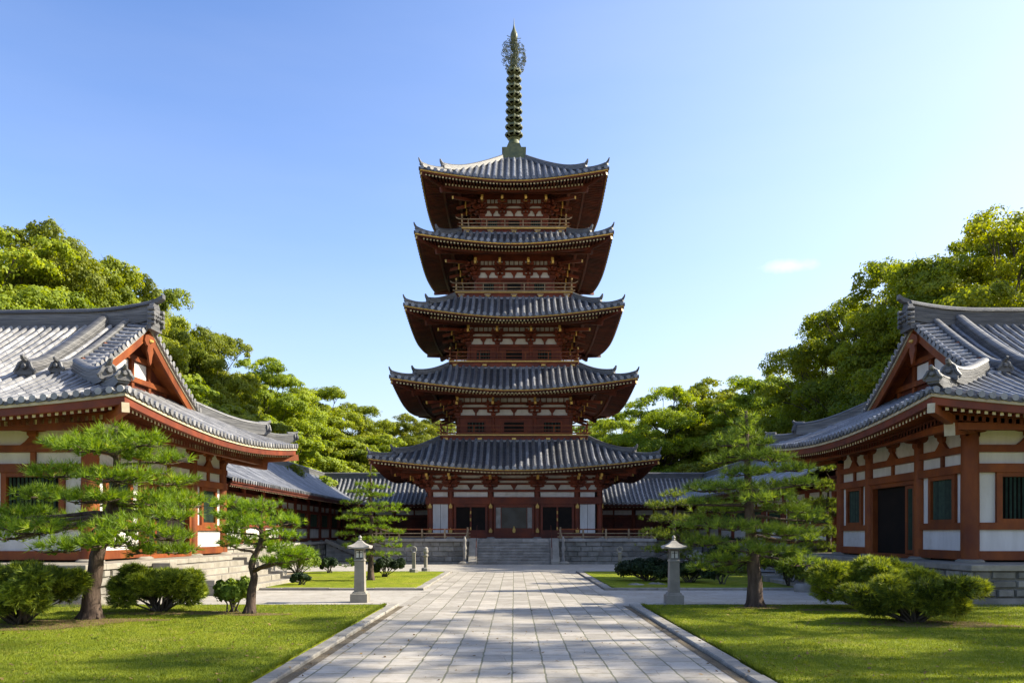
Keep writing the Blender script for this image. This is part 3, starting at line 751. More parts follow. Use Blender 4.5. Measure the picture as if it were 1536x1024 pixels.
# ------------------------------------------------------------------ masonry helper
def masonry(mb, face, a0, a1, z0, z1, rows, at, rs, proud=.05, wmin=.4, wmax=.95, mat=0):
    """courses of rough blocks on a vertical face. face 'f': looks to -y at y=at; 'l': to -x at x=at; 'r': to +x; 'b': to +y"""
    zc = [z0+(z1-z0)*(k/rows) for k in range(rows+1)]
    for k in range(rows):
        p = a0-rs.uniform(0, .3)*0
        while p < a1-1e-3:
            w = rs.uniform(wmin, wmax); q = min(a1, p+w)
            if a1-q < wmin*.6: q = a1
            g = .012; c = .03; pr = proud*rs.uniform(.5, 1.2)
            j1, j2 = (0 if k == 0 else rs.uniform(-.02, .02)), 0
            lo = [(p+g, zc[k]+g), (q-g, zc[k]+g), (q-g, zc[k+1]-g), (p+g, zc[k+1]-g)]
            hi = [(p+g+c, zc[k]+g+c), (q-g-c, zc[k]+g+c*rs.uniform(.5, 1.4)), (q-g-c*rs.uniform(.6, 1.6), zc[k+1]-g-c), (p+g+c, zc[k+1]-g-c*rs.uniform(.5, 1.5))]
            V = []
            for pts, n in ((lo, 0), (hi, pr)):
                for a, z in pts:
                    V.append({'f': (a, at-n, z), 'b': (a, at+n, z), 'l': (at-n, a, z), 'r': (at+n, a, z)}[face])
            F = [[4,5,6,7],[0,1,5,4],[1,2,6,5],[2,3,7,6],[3,0,4,7]]
            mb.add(V, F, mat, rs.random())
            p = q
# ------------------------------------------------------------------ temple hall (built as the right-hand one; mirrored for the other)
def hall(label, mir, loc, rot, seed):
    rs = random.Random(seed)
    ox, oy = 20.0, 26.6
    t = thing('temple_hall', label, 'temple hall', (ox, oy, 0), mir=mir)
    WX, WY0, WY1, WX1 = 12.2, 22.3, 31.0, 27.8
    X0, X1, Y0, Y1, PH = 11.0, 29.0, 20.0, 33.2, .95
    # platform
    mb = MB(); mb.box(X0+.06, X1-.06, Y0+.06, Y1-.06, -.1, PH-.14, 0, .2)
    masonry(mb, 'f', X0+.05, X1-.05, .16, PH-.14, 3, Y0+.07, rs, .10, .28, .62)
    masonry(mb, 'l', Y0+.05, Y1-.05, .16, PH-.14, 3, X0+.07, rs, .10, .28, .62)
    masonry(mb, 'b', X0+.05, X1-.05, .16, PH-.14, 2, Y1-.07, rs, .07, .6, 1.2)
    mb.box(X0-.08, X1+.08, Y0-.08, Y1+.08, -.1, .155, 0, .5)
    plat = mb.build('stone_platform', M['stone_d'], t)
    mb = MB()
    for face in 'flb':
        a, b = (X0-.05, X1+.05) if face in 'fb' else (Y0+.85, Y1-.85)
        p = a
        while p < b-.01:
            q = min(b, p+rs.uniform(1.1, 1.7)); q = b if b-q < .6 else q
            if face == 'f': mb.cbox(p+.004, q-.004, Y0-.05, Y0+.85, PH-.14, PH, .015)
            elif face == 'b': mb.cbox(p+.004, q-.004, Y1-.85, Y1+.05, PH-.14, PH, .015)
            else: mb.cbox(X0-.05, X0+.85, p+.004, q-.004, PH-.14, PH, .015)
            p = q
    mb.box(X0+.84, X1, Y0+.84, Y1-.84, PH-.14, PH-.006, 0, .5)
    mb.build('capstone', M['stone_l'], plat)
    # stairs
    st = MB(); n = 5; tr = .42; sy0, sy1 = 23.6, 28.9
    for k in range(n):
        x0 = X0-.05-tr*(n-k); z1 = (PH)*(k+1)/(n+1); y = sy0
        while y < sy1-.01:
            q = min(sy1, y+rs.uniform(.9, 1.7)); q = sy1 if sy1-q < .5 else q
            st.cbox(x0+rs.uniform(-.015, .015), X0-.05, y+.005, q-.005, z1-PH/(n+1)-.02, z1+rs.uniform(-.006, .006), .014)
            y = q
    stp = st.build('stone_stairs', M['stone_l'], t)
    for y in (sy0-.42, sy1+.02):
        mb = MB()
        for k in range(n): mb.cbox(X0-.05-tr*(n-k)-.1, X0-.06, y, y+.4, (0 if k == 0 else PH*k/(n+1)+.1), PH*(k+1)/(n+1)+.1, .012)
        mb.build('side_block', M['stone_l'], stp)
    # ---- walls
    mb = MB(); mb.box(WX+.14, WX1-.14, WY0+.14, WY1-.14, PH, 4.95, 0)
    wall = mb.build('wall', M['dark'], t)
    W, P = M['wood'], M['plaster']
    def hb(mb, face, a0, a1, z0, z1, n0, n1, mat=0, var=None):
        if face == 'f': mb.box(a0, a1, WY0-n1, WY0-n0, z0, z1, mat, var)
        else: mb.box(WX-n1, WX-n0, a0, a1, z0, z1, mat, var)
    fc = [12.2, 15.3, 18.4, 21.6, 24.7, 27.8]; sc = [22.3, 25.0, 28.5, 31.0]
    colpos = [(x, WY0) for x in fc] + [(WX, y) for y in sc[1:]]
    cr = .19
    for x, y in colpos:
        mb = MB(); r_ = .23 if (x, y) == (WX, WY0) else cr
        mb.tube([(x, y, PH+.05), (x, y, 2.6), (x, y, 4.45)], [r_, r_, r_*.94], 18)
        mb.lathe([(.36, 0), (.36, .05), (.29, .09)], (x, y, PH-.02), 18, 1)
        mb.build('column', [W, M['stone_l']], wall, autos=True)
    for face, c in (('f', fc), ('s', sc)):
        for z0, z1, n in ((1.0, 1.24, .13), (3.34, 3.57, .14), (3.88, 4.07, .12)):
            mb = MB()
            if face == 's' and z0 < 1.2:
                hb(mb, face, c[0]-.1, c[1]+.05, z0, z1, -.1, n); hb(mb, face, c[2]-.05, c[3]+.25, z0, z1, -.1, n); hb(mb, face, c[1]+.05, c[2]-.05, PH, PH+.12, -.1, n)
            else: hb(mb, face, c[0]-(.0 if face == 'f' else .13), c[-1]+.28, z0, z1-(.004 if face == 's' else 0), -.1, n+(.003 if face == 's' else 0))
            mb.build('beam', W, wall)
        for j, (a, b) in enumerate(zip(c[:-1], c[1:])):
            m_ = (a+b)/2
            for z0, z1 in ((3.57, 3.88), (4.07, 4.62)):
                mb = MB(); hb(mb, face, a+cr-.02, m_-.07, z0, z1, -.1, .0); hb(mb, face, m_+.07, b-cr+.02, z0, z1, -.1, .0)
                mb.build('plaster_panel', P, wall)
            mb = MB(); hb(mb, face, m_-.07, m_+.07, 3.57, 3.88, -.05, .07); hb(mb, face, m_-.06, m_+.06, 4.07, 4.3, -.05, .07)
            mb.prism([(m_-.34, 4.07), (m_+.34, 4.07), (m_+.2, 4.17), (m_+.08, 4.3), (m_-.08, 4.3), (m_-.2, 4.17)] if face == 'f' else [(m_-.34, 4.07), (m_+.34, 4.07), (m_+.2, 4.17), (m_+.08, 4.3), (m_-.08, 4.3), (m_-.2, 4.17)],
                     'y' if face == 'f' else 'x', (WY0 if face == 'f' else WX)-.09, (WY0 if face == 'f' else WX)-.004, 0)
            q = np.array((m_, WY0, 4.28)) if face == 'f' else np.array((WX, m_, 4.28))
            blockb(mb, q, .26, .16); arm(mb, q+np.array((0,0,.15)), (1,0,0) if face == 'f' else (0,1,0), .42, .13, .14)
            mb.build('strut', W, wall)
            door = face == 's' and j == 1
            if not door:
                mb = MB(); hb(mb, face, a+cr-.02, b-cr+.02, 1.24, 1.81, -.1, .02); mb.build('plaster_panel', P, wall)
                mb = MB(); hb(mb, face, a+.05, b-.05, 1.81, 2.0, -.1, .11); mb.build('beam', W, wall)
                sw = (b-a)*.15+.02
                for (p, q) in ((a+cr-.02, a+cr+sw), (b-cr-sw, b-cr+.02)):
                    mb = MB(); hb(mb, face, p, q, 2.0, 3.34, -.1, .0); mb.build('plaster_panel', P, wall)
                mb = MB(); p, q = a+cr+sw, b-cr-sw; f_ = .15
                hb(mb, face, p, p+f_, 2.0, 3.34, -.1, .09); hb(mb, face, q-f_, q, 2.0, 3.34, -.1, .09)
                hb(mb, face, p+f_, q-f_, 3.22, 3.34, -.1, .085); hb(mb, face, p+f_, q-f_, 2.0, 2.10, -.1, .085)
                nb = int((q-p-2*f_)/.105)
                for k in range(nb):
                    cc = p+f_+(q-p-2*f_)*(k+.5)/nb
                    V = [(cc-.03, -.02), (cc, .035), (cc+.03, -.02), (cc, -.07)]
                    mb.prism([(x, (WY0 if face == 'f' else WX)-n) for x, n in V] if face == 'f' else [((WX)-n, x) for x, n in V], 'z', 2.10, 3.22, 1)
                hb(mb, face, p+f_, q-f_, 2.10, 3.22, -.13, -.1, 2)
                mb.build('window', [W, M['green'], M['dark']], wall)
            else:
                mb = MB()
                hb(mb, face, a+cr-.03, a+cr+.14, 1.07, 3.34, -.1, .07); hb(mb, face, b-cr-.14, b-cr+.03, 1.07, 3.34, -.1, .07)
                hb(mb, face, a+cr+.14, b-cr-.14, 3.2, 3.34, -.1, .07)
                hb(mb, face, a+cr+.14, b-cr-.14, 1.07, 3.2, -.12, -.1, 1)
                hb(mb, face, a+cr+.62, a+cr+.74, 1.07, 3.2, -.05, .03)
                mb.build('door_frame', [W, M['dark']], wall)
                mb = MB()                                          # lattice leaf standing beside the opening
                p, q = a+cr+.16, a+cr+.6
                hb(mb, face, p, q, 1.09, 1.2, .0, .05); hb(mb, face, p, q, 3.08, 3.18, .0, .05); hb(mb, face, p, p+.06, 1.2, 3.08, 0, .05); hb(mb, face, q-.06, q, 1.2, 3.08, 0, .05)
                for k in range(4): cc = p+.06+(q-p-.12)*(k+.5)/4; hb(mb, face, cc-.018, cc+.018, 1.2, 3.08, .01, .04, 1)
                mb.build('door', [W, M['green']], wall)
    # brackets
    for (x, y) in colpos:
        mb = MB()
        if (x, y) == (WX, WY0):
            q = 1/math.sqrt(2)
            bracket(mb, x, y, 4.2, (0,-1,0), .98, 2); bracket(mb, x, y, 4.203, (-1,0,0), .98, 2); bracket(mb, x, y, 4.206, (-q,-q,0), .98, 2, (1.3, .1), 1, .5)
        elif y == WY0: bracket(mb, x, y, 4.2, (0,-1,0), .98, 2)
        elif y == WY1:
            q = 1/math.sqrt(2); bracket(mb, x, y, 4.2, (-1,0,0), .98, 2); bracket(mb, x, y, 4.206, (-q,q,0), .98, 2, (1.3, .1), 1, .5)
        else: bracket(mb, x, y, 4.2, (-1,0,0), .98, 2)
        mb.build('bracket', [M['wood'], M['cream']], wall)
    # ---- roof
    ze = 4.74
    rf = Roof(20.0, 26.6, 10.0, 6.6, ze, lambda d: .40*d+.0235*d*d if d > 0 else 0, .42, 6.2, 1.7, G=2.8, over=.62)
    mb = MB(); rf.tiles(mb, 'fbl', .27, .078, seg=.30, step=.012, sag=.045, nr=6)
    TL_ = M['tile_sunlit'] if mir else M['tile']
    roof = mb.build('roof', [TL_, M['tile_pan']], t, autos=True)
    mb = MB()
    for sd in 'fbl':
        rf.strip(mb, sd, .03, .12, -.15, -.075, 0); rf.strip(mb, sd, .07, .19, -.33, -.15, 1); rf.strip(mb, sd, .98, 1.1, -.40, -.16, 1)
    for sd in 'fbl': rf.soffit(mb, sd, .1, 2.45, -.20, .21, 1)
    mb.build('eave_board', [M['cream'], M['wood_p']], roof)  # boards coloured darker than the walls, eave shadow put into the colour
    for sd in 'fl' + 'b':
        mb = MB(); rf.rafters(mb, sd, .19, .20, 1.15, -.345, .22, .085, .095, 0, 1); rf.rafters(mb, sd, .19, .98, 2.42, -.52, .25, .09, .12, 0, 1)
        mb.build('rafter_set', [M['wood_p'], M['rafter_end']], roof)
    for cn in (0, 3):
        mb = MB()
        mb.bar(rf.hip_pt(cn, .02, -.44, 0), rf.hip_pt(cn, 1.3, -.42, 0), .18, .24, 0, 1)
        mb.bar(rf.hip_pt(cn, .95, -.66, 0), rf.hip_pt(cn, 2.4, -.25, 0), .26, .32, 0, 1)
        mb.build('hip_rafter', [M['wood'], M['cream']], roof)
    mb = MB(); mb.box(10.95, 28.8, 21.0, 21.18, 4.32, 4.50); mb.build('eave_purlin', M['wood'], roof)
    mb = MB(); mb.box(11.0, 11.18, 21.18, 32.2, 4.32, 4.50); mb.build('eave_purlin', M['wood'], roof)
    # hip ridges
    for cn in (0, 3):
        mb = MB(); rf.hip_ridge(mb, cn, 2.9, .95, .34, .36, .22, 1.3); rf.hip_ridge(mb, cn, 1.1, .12, .26, .24, .24, 1.0, n=8); mb.build('hip_ridge', M['tile_ridge'], roof)
    # main ridge
    zr = ze+rf.h(6.6)
    def rx(x): return zr-.08+.24*max(0, 1-abs(x-12.62)/2.2)**2.0
    mb = MB(); xs = [12.62+.25*i for i in range(14)]+[17, 22, 27.3]
    ridge_sweep(mb, [(x, 26.6, rx(x)) for x in xs], .42, .54, layers=7)
    mb.build('main_ridge', M['tile_ridge'], roof)
    mb = MB()                                              # ridge-end ogre tile with a curled crest
    mb.prism([(26.6-.36, zr-.25), (26.6+.36, zr-.25), (26.6+.34, zr+.25), (26.6+.22, zr+.52), (26.6+.12, zr+.66), (26.6-.12, zr+.66), (26.6-.22, zr+.52), (26.6-.34, zr+.25)], 'x', 12.50, 12.64, 0)
    mb.sweep([(12.95, 26.6, rx(12.95)+.47), (12.62, 26.6, rx(12.62)+.50), (12.40, 26.6, rx(12.62)+.57), (12.26, 26.6, rx(12.62)+.68)], [(-.1,-.07),(.1,-.07),(.1,.07),(-.1,.07)], 0)
    for k in range(5): mb.lathe([(.07,-.05),(.1,0),(.07,.05)], (12.48, 26.6+(-.26+.13*k), zr+.1+.12*(k % 2)), 8)
    for k in range(4): mb.tube([(12.40, 26.6-.30, zr-.05+.15*k), (12.62, 26.6-.30, zr-.05+.15*k)], .07, 8); mb.tube([(12.40, 26.6+.30, zr-.05+.15*k), (12.62, 26.6+.30, zr-.05+.15*k)], .07, 8)
    mb.build('ridge_end_tile', M['tile_ridge'], roof, autos=True)
    # descending ridges and verge
    for sgn in (-1, 1):
        def pt(x, d, off=0): return (x, 26.6+sgn*(6.6-d), ze+rf.h(d)+off)
        for x, dend, w, h in ((14.15, 2.55, .36, .36), (13.38, 2.75, .26, .26)):
            mb = MB(); n = 16
            pts = [pt(x, 6.5+(dend-6.5)*i/n, -.02+.16*max(0, 1-(n-i)/4)**2) for i in range(n+1)]
            ridge_sweep(mb, pts, w, h, layers=4)
            xx, yy, zz = pts[-1]
            end_tile(mb, np.array((xx, yy, zz)), np.array((0, sgn*1.0, 0)), np.array((1.0, 0, 0)), w, h)
            mb.build('descending_ridge', M['tile_ridge'], roof, autos=False)
        mb = MB(); d = 2.75
        while d < 6.55:                                     # short verge tiles lying across the gable edge
            a = pt(12.66, d, -.005); b = pt(13.26, d, .045)
            P = []
            for q in (a, b):
                P.append([(q[0], q[1]+.085*math.cos(math.pi*i/5), q[2]+.10*math.sin(math.pi*i/5)) for i in range(6)])
            mb.grid(P, 0)
            mb.add([(a[0]-.02, a[1]+.1*math.cos(2*math.pi*i/8), a[2]+.03+.1*math.sin(2*math.pi*i/8)) for i in range(8)], [list(range(8))], 0)
            d += .235
        n = 12; pts = [pt(12.86, 2.5+(6.6-2.5)*i/n) for i in range(n+1)]
        mb.sweep(pts, [(-.2,-.10),(.5,-.10),(.5,-.02),(-.2,-.02)], 0, side=(1,0,0))
        mb.build('verge_tile', TL_, roof)
        mb = MB()
        mb.sweep(pts, [(-.13,-.17),(-.02,-.17),(-.02,-.105),(-.13,-.105)], 1, side=(1,0,0))
        mb.sweep(pts, [(-.09,-.46),(-.01,-.46),(-.01,-.172),(-.09,-.172)], 0, side=(1,0,0))
        mb.sweep(pts, [(-.01,-.20),(.60,-.20),(.60,-.13),(-.01,-.13)], 0, side=(1,0,0))
        mb.build('gable_board', [M['wood'], M['cream']], roof)
    # gable wall, king post and pendant
    mb = MB(); gx = 13.36
    n = 10; poly = []
    for i in range(-n, n+1):
        d = 6.6-3.75*abs(i)/n; poly.append((26.6+3.75*i/n, ze+rf.h(d)-.16))
    poly = [(26.6-3.75, 5.75)]+poly+[(26.6+3.75, 5.75)]
    mb.prism(poly, 'x', gx, gx+.1, 1)
    for y in (-2.2, -1.1, 0, 1.1, 2.2):
        mb.box(gx-.09, gx, 26.6+y-.08, 26.6+y+.08, 5.9, ze+rf.h(6.6-abs(y))-.3, 0)
    for z, w in ((6.55, 2.9), (7.25, 1.75)): mb.box(gx-.13, gx-.002, 26.6-w, 26.6+w, z, z+.17, 0)
    mb.box(gx-.03, gx-.004, 26.6-.95, 26.6-.2, 6.75, 7.22, 2); mb.box(gx-.03, gx-.004, 26.6+.2, 26.6+.95, 6.75, 7.22, 2)
    mb.build('gable_wall', [M['wood'], M['wood_d'], M['plaster']], roof)
    mb = MB(); z = zr-.62
    prof = [(0, .35), (.12, .25), (.30, .18), (.36, .02), (.25, -.10), (.16, -.12), (.20, -.28), (.12, -.42), (.07, -.62), (0, -.72)]
    poly = [(26.6+a, z+b) for a, b in prof]+[(26.6-a, z+b) for a, b in prof[-2:0:-1]]
    mb.prism(poly, 'x', 12.70, 12.765, 0); mb.lathe([(.02,-.06),(.09,-.03),(.09,.03),(.02,.06)], (12.70, 26.6, z+.05), 8, 1)
    mb.build('gable_pendant', [M['wood'], M['gold']], roof)
    t.location = loc; t.rotation_euler = (0, 0, R(rot))
    return t
hr = hall('red and white temple hall in shade with bluish tiled roof and green barred windows', False, (20.0, 26.6, 0), 0, 5)
hl = hall('red and white temple hall with sunlit pale grey roof and pale stone steps', True, (-18.9, 27.0, 0), -3.0, 9)

# ------------------------------------------------------------------ covered corridors
def corridor(name, label, axis, c, a0, a1, inner, seed, z_e=3.95, z_r=6.15, half=3.55, wallin=1.65, ph=1.2, stairs=None, org=None, mir=False, lowpan=True):
    """axis: direction of the ridge; c: ridge position across it; inner: -1/+1 side that faces the court"""
    rs = random.Random(seed)
    t = thing(name, label, 'corridor', org, mir=mir)
    def w(a, b, z): return (a, b, z) if axis == 'x' else (b, a, z)
    def bx(mb, s0, s1, b0, b1, z0, z1, mat=0, var=None):
        p, q = w(s0, b0, z0), w(s1, b1, z1)
        mb.box(min(p[0], q[0]), max(p[0], q[0]), min(p[1], q[1]), max(p[1], q[1]), z0, z1, mat, var)
    h = lambda d: (z_r-z_e)*(.62*d/half+.38*(d/half)**2)
    mb = MB(); sp = .34; r = .095; n = int((a1-a0)/sp); sp = (a1-a0)/n
    for sg in (-1, 1):
        P = []; ns = 10
        for j in range(ns):
            for q, lift in ((j/ns, .02), ((j+1)/ns, 0)):
                d = half*q; row = []
                for i in range(2*n+1): row.append(w(a0+sp*i/2, c+sg*(half-d), z_e+h(d)+lift-(.05 if i % 2 else 0)))
                P.append(row)
        mb.grid(P, 1, .4)
        for i in range(n+1):
            a = a0+sp*i; P = []; v = random.random()
            for j in range(ns):
                for q, k in ((j/ns, 1), ((j+1)/ns, .86)):
                    d = half*q
                    P.append([w(a+r*k*math.cos(math.pi*m_/4), c+sg*(half-d), z_e+h(d)+r*k*math.sin(math.pi*m_/4)) for m_ in range(5)])
            mb.grid(P, 0, v)
            mb.add([w(a+r*1.1*math.cos(math.pi*m_/4), c+sg*(half+.03), z_e+.01+r*1.1*math.sin(math.pi*m_/4)) for m_ in range(8)], [list(range(8))], 0, v)
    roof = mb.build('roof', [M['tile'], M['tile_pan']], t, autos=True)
    mb = MB(); ridge_sweep(mb, [w(a, c, z_r-.06) for a in np.linspace(a0, a1, 8)], .36, .42, layers=5); mb.build('main_ridge', M['tile_ridge'], roof)
    mb = MB()
    for sg in (-1, 1):
        for b0, b1, z0, z1 in ((half-.02, half-.1, z_e-.13, z_e-.03), (half-.08, half-.16, z_e-.25, z_e-.13)): bx(mb, a0, a1, c+sg*b0, c+sg*b1, z0, z1, 0)
        V = [w(a0, c+sg*(half-.1), z_e-.14), w(a1, c+sg*(half-.1), z_e-.14), w(a1, c, z_e+1.2), w(a0, c, z_e+1.2)]; mb.add(V, [[0,1,2,3]], 0)
    mb.build('eave_board', M['wood_d'], roof)
    mb = MB(); k = a0+.1
    while k < a1:
        mb.bar(w(k, c+inner*(half-.12), z_e-.24), w(k, c+inner*(half-wallin-.1), z_e+.12), .09, .11, 0, 1); k += .27
    mb.build('rafter_set', [M['wood_d'], M['rafter_end']], roof)
    wf = c+inner*(half-wallin)         # wall face
    mb = MB(); bx(mb, a0, a1, c-inner*(half-wallin), wf-inner*.14, ph, z_e+.1, 0); wall = mb.build('wall', M['wood_d'], t)
    def fbx(mb, s0, s1, z0, z1, n0, n1, mat=0): bx(mb, s0, s1, wf+inner*n0, wf+inner*n1, z0, z1, mat)
    nb = max(2, round((a1-a0)/3.1)); bay = (a1-a0)/nb
    for i in range(nb+1):
        mb = MB(); p = w(a0+bay*i, wf, ph); mb.tube([p, (p[0], p[1], z_e)], .16, 10); mb.lathe([(.28,0),(.28,.05),(.2,.08)], (p[0], p[1], ph), 10, 1)
        mb.build('column', [M['wood_p'], M['stone']], wall, autos=True)
    for z0, z1 in ((ph+.03, ph+.22), (z_e-.98, z_e-.80), (z_e-.45, z_e-.28)):
        mb = MB(); fbx(mb, a0, a1, z0, z1, -.1, .11); mb.build('beam', M['wood_p'], wall)
    for i in range(nb):
        a, b = a0+bay*i+.14, a0+bay*(i+1)-.14; m_ = (a+b)/2
        mb = MB(); fbx(mb, a, m_-.06, z_e-.80, z_e-.45, -.1, 0); fbx(mb, m_+.06, b, z_e-.80, z_e-.45, -.1, 0); mb.build('plaster_panel', M['plaster'], wall)
        mb = MB(); fbx(mb, m_-.06, m_+.06, z_e-.80, z_e-.45, -.1, .07); mb.build('strut', M['wood_p'], wall)
        if lowpan:
            mb = MB(); fbx(mb, a, b, ph+.22, ph+.82, -.1, 0); fbx(mb, a, a+.32, ph+.95, z_e-.98, -.1, 0); fbx(mb, b-.32, b, ph+.95, z_e-.98, -.1, 0); mb.build('plaster_panel', M['plaster'], wall)
            mb = MB(); fbx(mb, a, b, ph+.82, ph+.95, -.1, .08); fbx(mb, a+.32, a+.42, ph+.95, z_e-.98, -.1, .07); fbx(mb, b-.42, b-.32, ph+.95, z_e-.98, -.1, .07)
            fbx(mb, a+.42, b-.42, ph+.95, z_e-.98, -.1, -.05, 1)
            for k in range(11): x = a+.42+(b-a-.84)*(k+.5)/11; fbx(mb, x-.03, x+.03, ph+.95, z_e-.98, -.05, .0, 2)
            mb.build('window', [M['wood_p'], M['dark'], M['green']], wall)
        else:
            mb = MB(); fbx(mb, a, m_-.05, ph+.22, z_e-.98, -.1, .02); fbx(mb, m_+.05, b, ph+.22, z_e-.98, -.1, .02)
            for k in range(1, 5):
                z = ph+.22+(z_e-.98-ph-.22)*k/5; fbx(mb, a, b, z, z+.05, .02, .045)
            mb.build('door', M['wood_d'], wall)
    mb = MB(); pe = c+inner*(half-.45)
    bx(mb, a0-.3, a1+.3, c-inner*(half-.4), pe-inner*.07, -.1, ph-.14, 0, .3)
    masonry(mb, {('x',-1):'f',('x',1):'b',('y',-1):'l',('y',1):'r'}[(axis, inner)], a0-.3, a1+.3, .02, ph-.14, 3, pe-inner*.07, rs, .05, .5, 1.1)
    plat = mb.build('stone_platform', M['stone_d'], t)
    mb = MB(); bx(mb, a0-.35, a1+.35, c-inner*(half-.4), pe+inner*.05, ph-.14, ph, 0, .5); mb.build('capstone', M['stone'], plat)
    if stairs:
        mb = MB(); n = 7
        for k in range(n): bx(mb, stairs[0], stairs[1], pe+inner*(.05+.34*(n-k)), pe+inner*.05, ph*k/(n+1)-.02, ph*(k+1)/(n+1), 0)
        st = mb.build('stone_stairs', M['stone'], t)
        for s_ in stairs:
            mb = MB(); mb.bar(w(s_, pe+inner*.0, ph+.06), w(s_, pe+inner*(.1+.34*(n+.6)), .12), .3, .22); mb.build('side_block', M['stone_l'], st)
    return t
corridor('covered_corridor', 'low tiled corridor running across the court behind the pagoda', 'x', 66.0, -18.4, 18.4, -1, 3, org=(0, 66, 0), lowpan=False)
corridor('covered_corridor', 'tiled corridor with white wall panels going back from the hall with the sunlit roof', 'y', 15.1, 34.2, 65.9, -1, 4, org=(15.1, 50, 0), mir=True, stairs=(53.0, 56.5)).location.x = -15.1
corridor('covered_corridor', 'tiled corridor behind the tall pine, going back from the shaded hall', 'y', 15.1, 34.2, 65.9, -1, 6, org=(15.1, 50, 0), stairs=(53.0, 56.5))
# ------------------------------------------------------------------ the ground
def sheet(name, poly, z, mat, kind='structure', z0=None, seg=None, label=None):
    mb = MB(); k = len(poly)
    if z0 is None: mb.add([(x, y, z) for x, y in poly], [list(range(k))], 0, .5)
    else: mb.prism(poly, 'z', z0, z, 0, .5)
    o = mb.build(name, mat); tag(o, label=label, kind=kind); return o
def curvepoly(pts, r=.5, n=5):
    """round the corners of a polygon"""
    out = []; m = len(pts)
    for i in range(m):
        p0, p, p1 = (np.array(pts[(i+d) % m], float) for d in (-1, 0, 1))
        a = (p0-p)/np.linalg.norm(p0-p); b = (p1-p)/np.linalg.norm(p1-p)
        rr = min(r, np.linalg.norm(p0-p)*.45, np.linalg.norm(p1-p)*.45)
        for j in range(n+1):
            q = j/n; c = (1-q)**2*(p+a*rr)+2*q*(1-q)*p+q*q*(p+b*rr); out.append((c[0], c[1]))
    return out
sheet('ground', [(-1500,-300),(1500,-300),(1500,2500),(-1500,2500)], -.06, M['sand'])
KI = 2.72; KO = 3.02
sheet('path', [(-KI,1.0),(KI,1.0),(KI,37.4),(-KI,37.4)], -.004, M['pave'])
sheet('path', [(-12.6,37.4),(12.6,37.4),(12.6,46.6),(-12.6,46.6)], -.008, M['pave2'])
for sg in (-1, 1):
    sheet('path', [(sg*KI,19.75),(sg*9.6,19.75),(sg*9.6,25.2),(sg*KI,25.2)][::sg], -.012, M['pave2'])
    sheet('gutter', [(sg*(KI-.14),1.0),(sg*KI,1.0),(sg*KI,19.6),(sg*(KI-.14),19.6)][::sg], .0, M['gutter'])
def turf(poly, inner=None):
    """lawn: gently uneven raised turf"""
    o = sheet('lawn', poly, .034, M['lawn'], z0=-.05); return o
lawn_l = turf(curvepoly([(-KO,1.0),(-KO,19.7),(-9.2,19.7),(-9.6,19.0),(-30,19.0),(-30,1.0)], .5))
lawn_r = turf(curvepoly([(KO,1.0),(KO,19.7),(9.6,19.7),(10.4,19.0),(30,19.0),(30,1.0)][::-1], .5))
lawn_l2 = turf(curvepoly([(-KO-.05,25.7),(-KO-.05,37.0),(-9.0,37.0),(-9.3,33.0),(-7.7,25.7)], .6))
lawn_r2 = turf(curvepoly([(KO+.05,25.7),(KO+.05,37.0),(9.6,37.0),(9.9,33.0),(8.8,25.7)][::-1], .6))
# kerbs: one mesh of dressed stones per run
def kerb(pts, w=.21, h=.045, seed=1, side=1, ln=(.9, 1.5)):
    rs = random.Random(seed); mb = MB()
    for p, q in zip(pts[:-1], pts[1:]):
        p = np.array(p, float); q = np.array(q, float); d = q-p; Ls = np.linalg.norm(d); d /= Ls; n = np.array((-d[1], d[0]))*side
        s_ = 0
        while s_ < Ls-.01:
            e = min(Ls, s_+rs.uniform(*ln)); e = Ls if Ls-e < .4 else e
            g = .006; j = rs.uniform(-.008, .008); zt = h+rs.uniform(-.006, .006); c = .015
            V = []
            for z, k in ((-.05, 0), (zt-c, 0), (zt, c)):
                for a, b in ((s_+g+k, j+k), (e-g-k, j+k), (e-g-k, j+w-k), (s_+g+k, j+w-k)):
                    xy = p+d*a+n*b; V.append((xy[0], xy[1], z))
            F = [[8,9,10,11]]
            for o_ in (0, 4): F += [[o_+i, o_+(i+1)%4, o_+4+(i+1)%4, o_+4+i] for i in range(4)]
            mb.add(V, F, 0, rs.random()); s_ = e
    return tag(mb.build('kerb', M['kerb']), kind='structure')
kerb([(-KI-.01, 1.0), (-KI-.01, 19.8)], side=1, seed=1); kerb([(KI+.01, 1.0), (KI+.01, 19.8)], side=-1, seed=2)
kerb([(-KI-.05, 25.5), (-KI-.05, 37.2)], side=1, seed=3, w=.26); kerb([(KI+.05, 25.5), (KI+.05, 37.2)], side=-1, seed=4, w=.26)
kerb([(-KI-.3, 25.5), (-7.9, 25.5)], side=-1, seed=5, w=.14); kerb([(KI+.3, 25.5), (9.0, 25.5)], side=1, seed=6, w=.14)
kerb([(-KI-.3, 19.72), (-9.3, 19.72)], side=1, seed=7, w=.10, h=.04); kerb([(KI+.3, 19.72), (9.7, 19.72)], side=-1, seed=8, w=.10, h=.04)
kerb([(-KI-.3, 37.02), (-9.0, 37.02)], side=-1, seed=9, w=.12, h=.04); kerb([(KI+.3, 37.02), (9.6, 37.02)], side=1, seed=10, w=.12, h=.04)
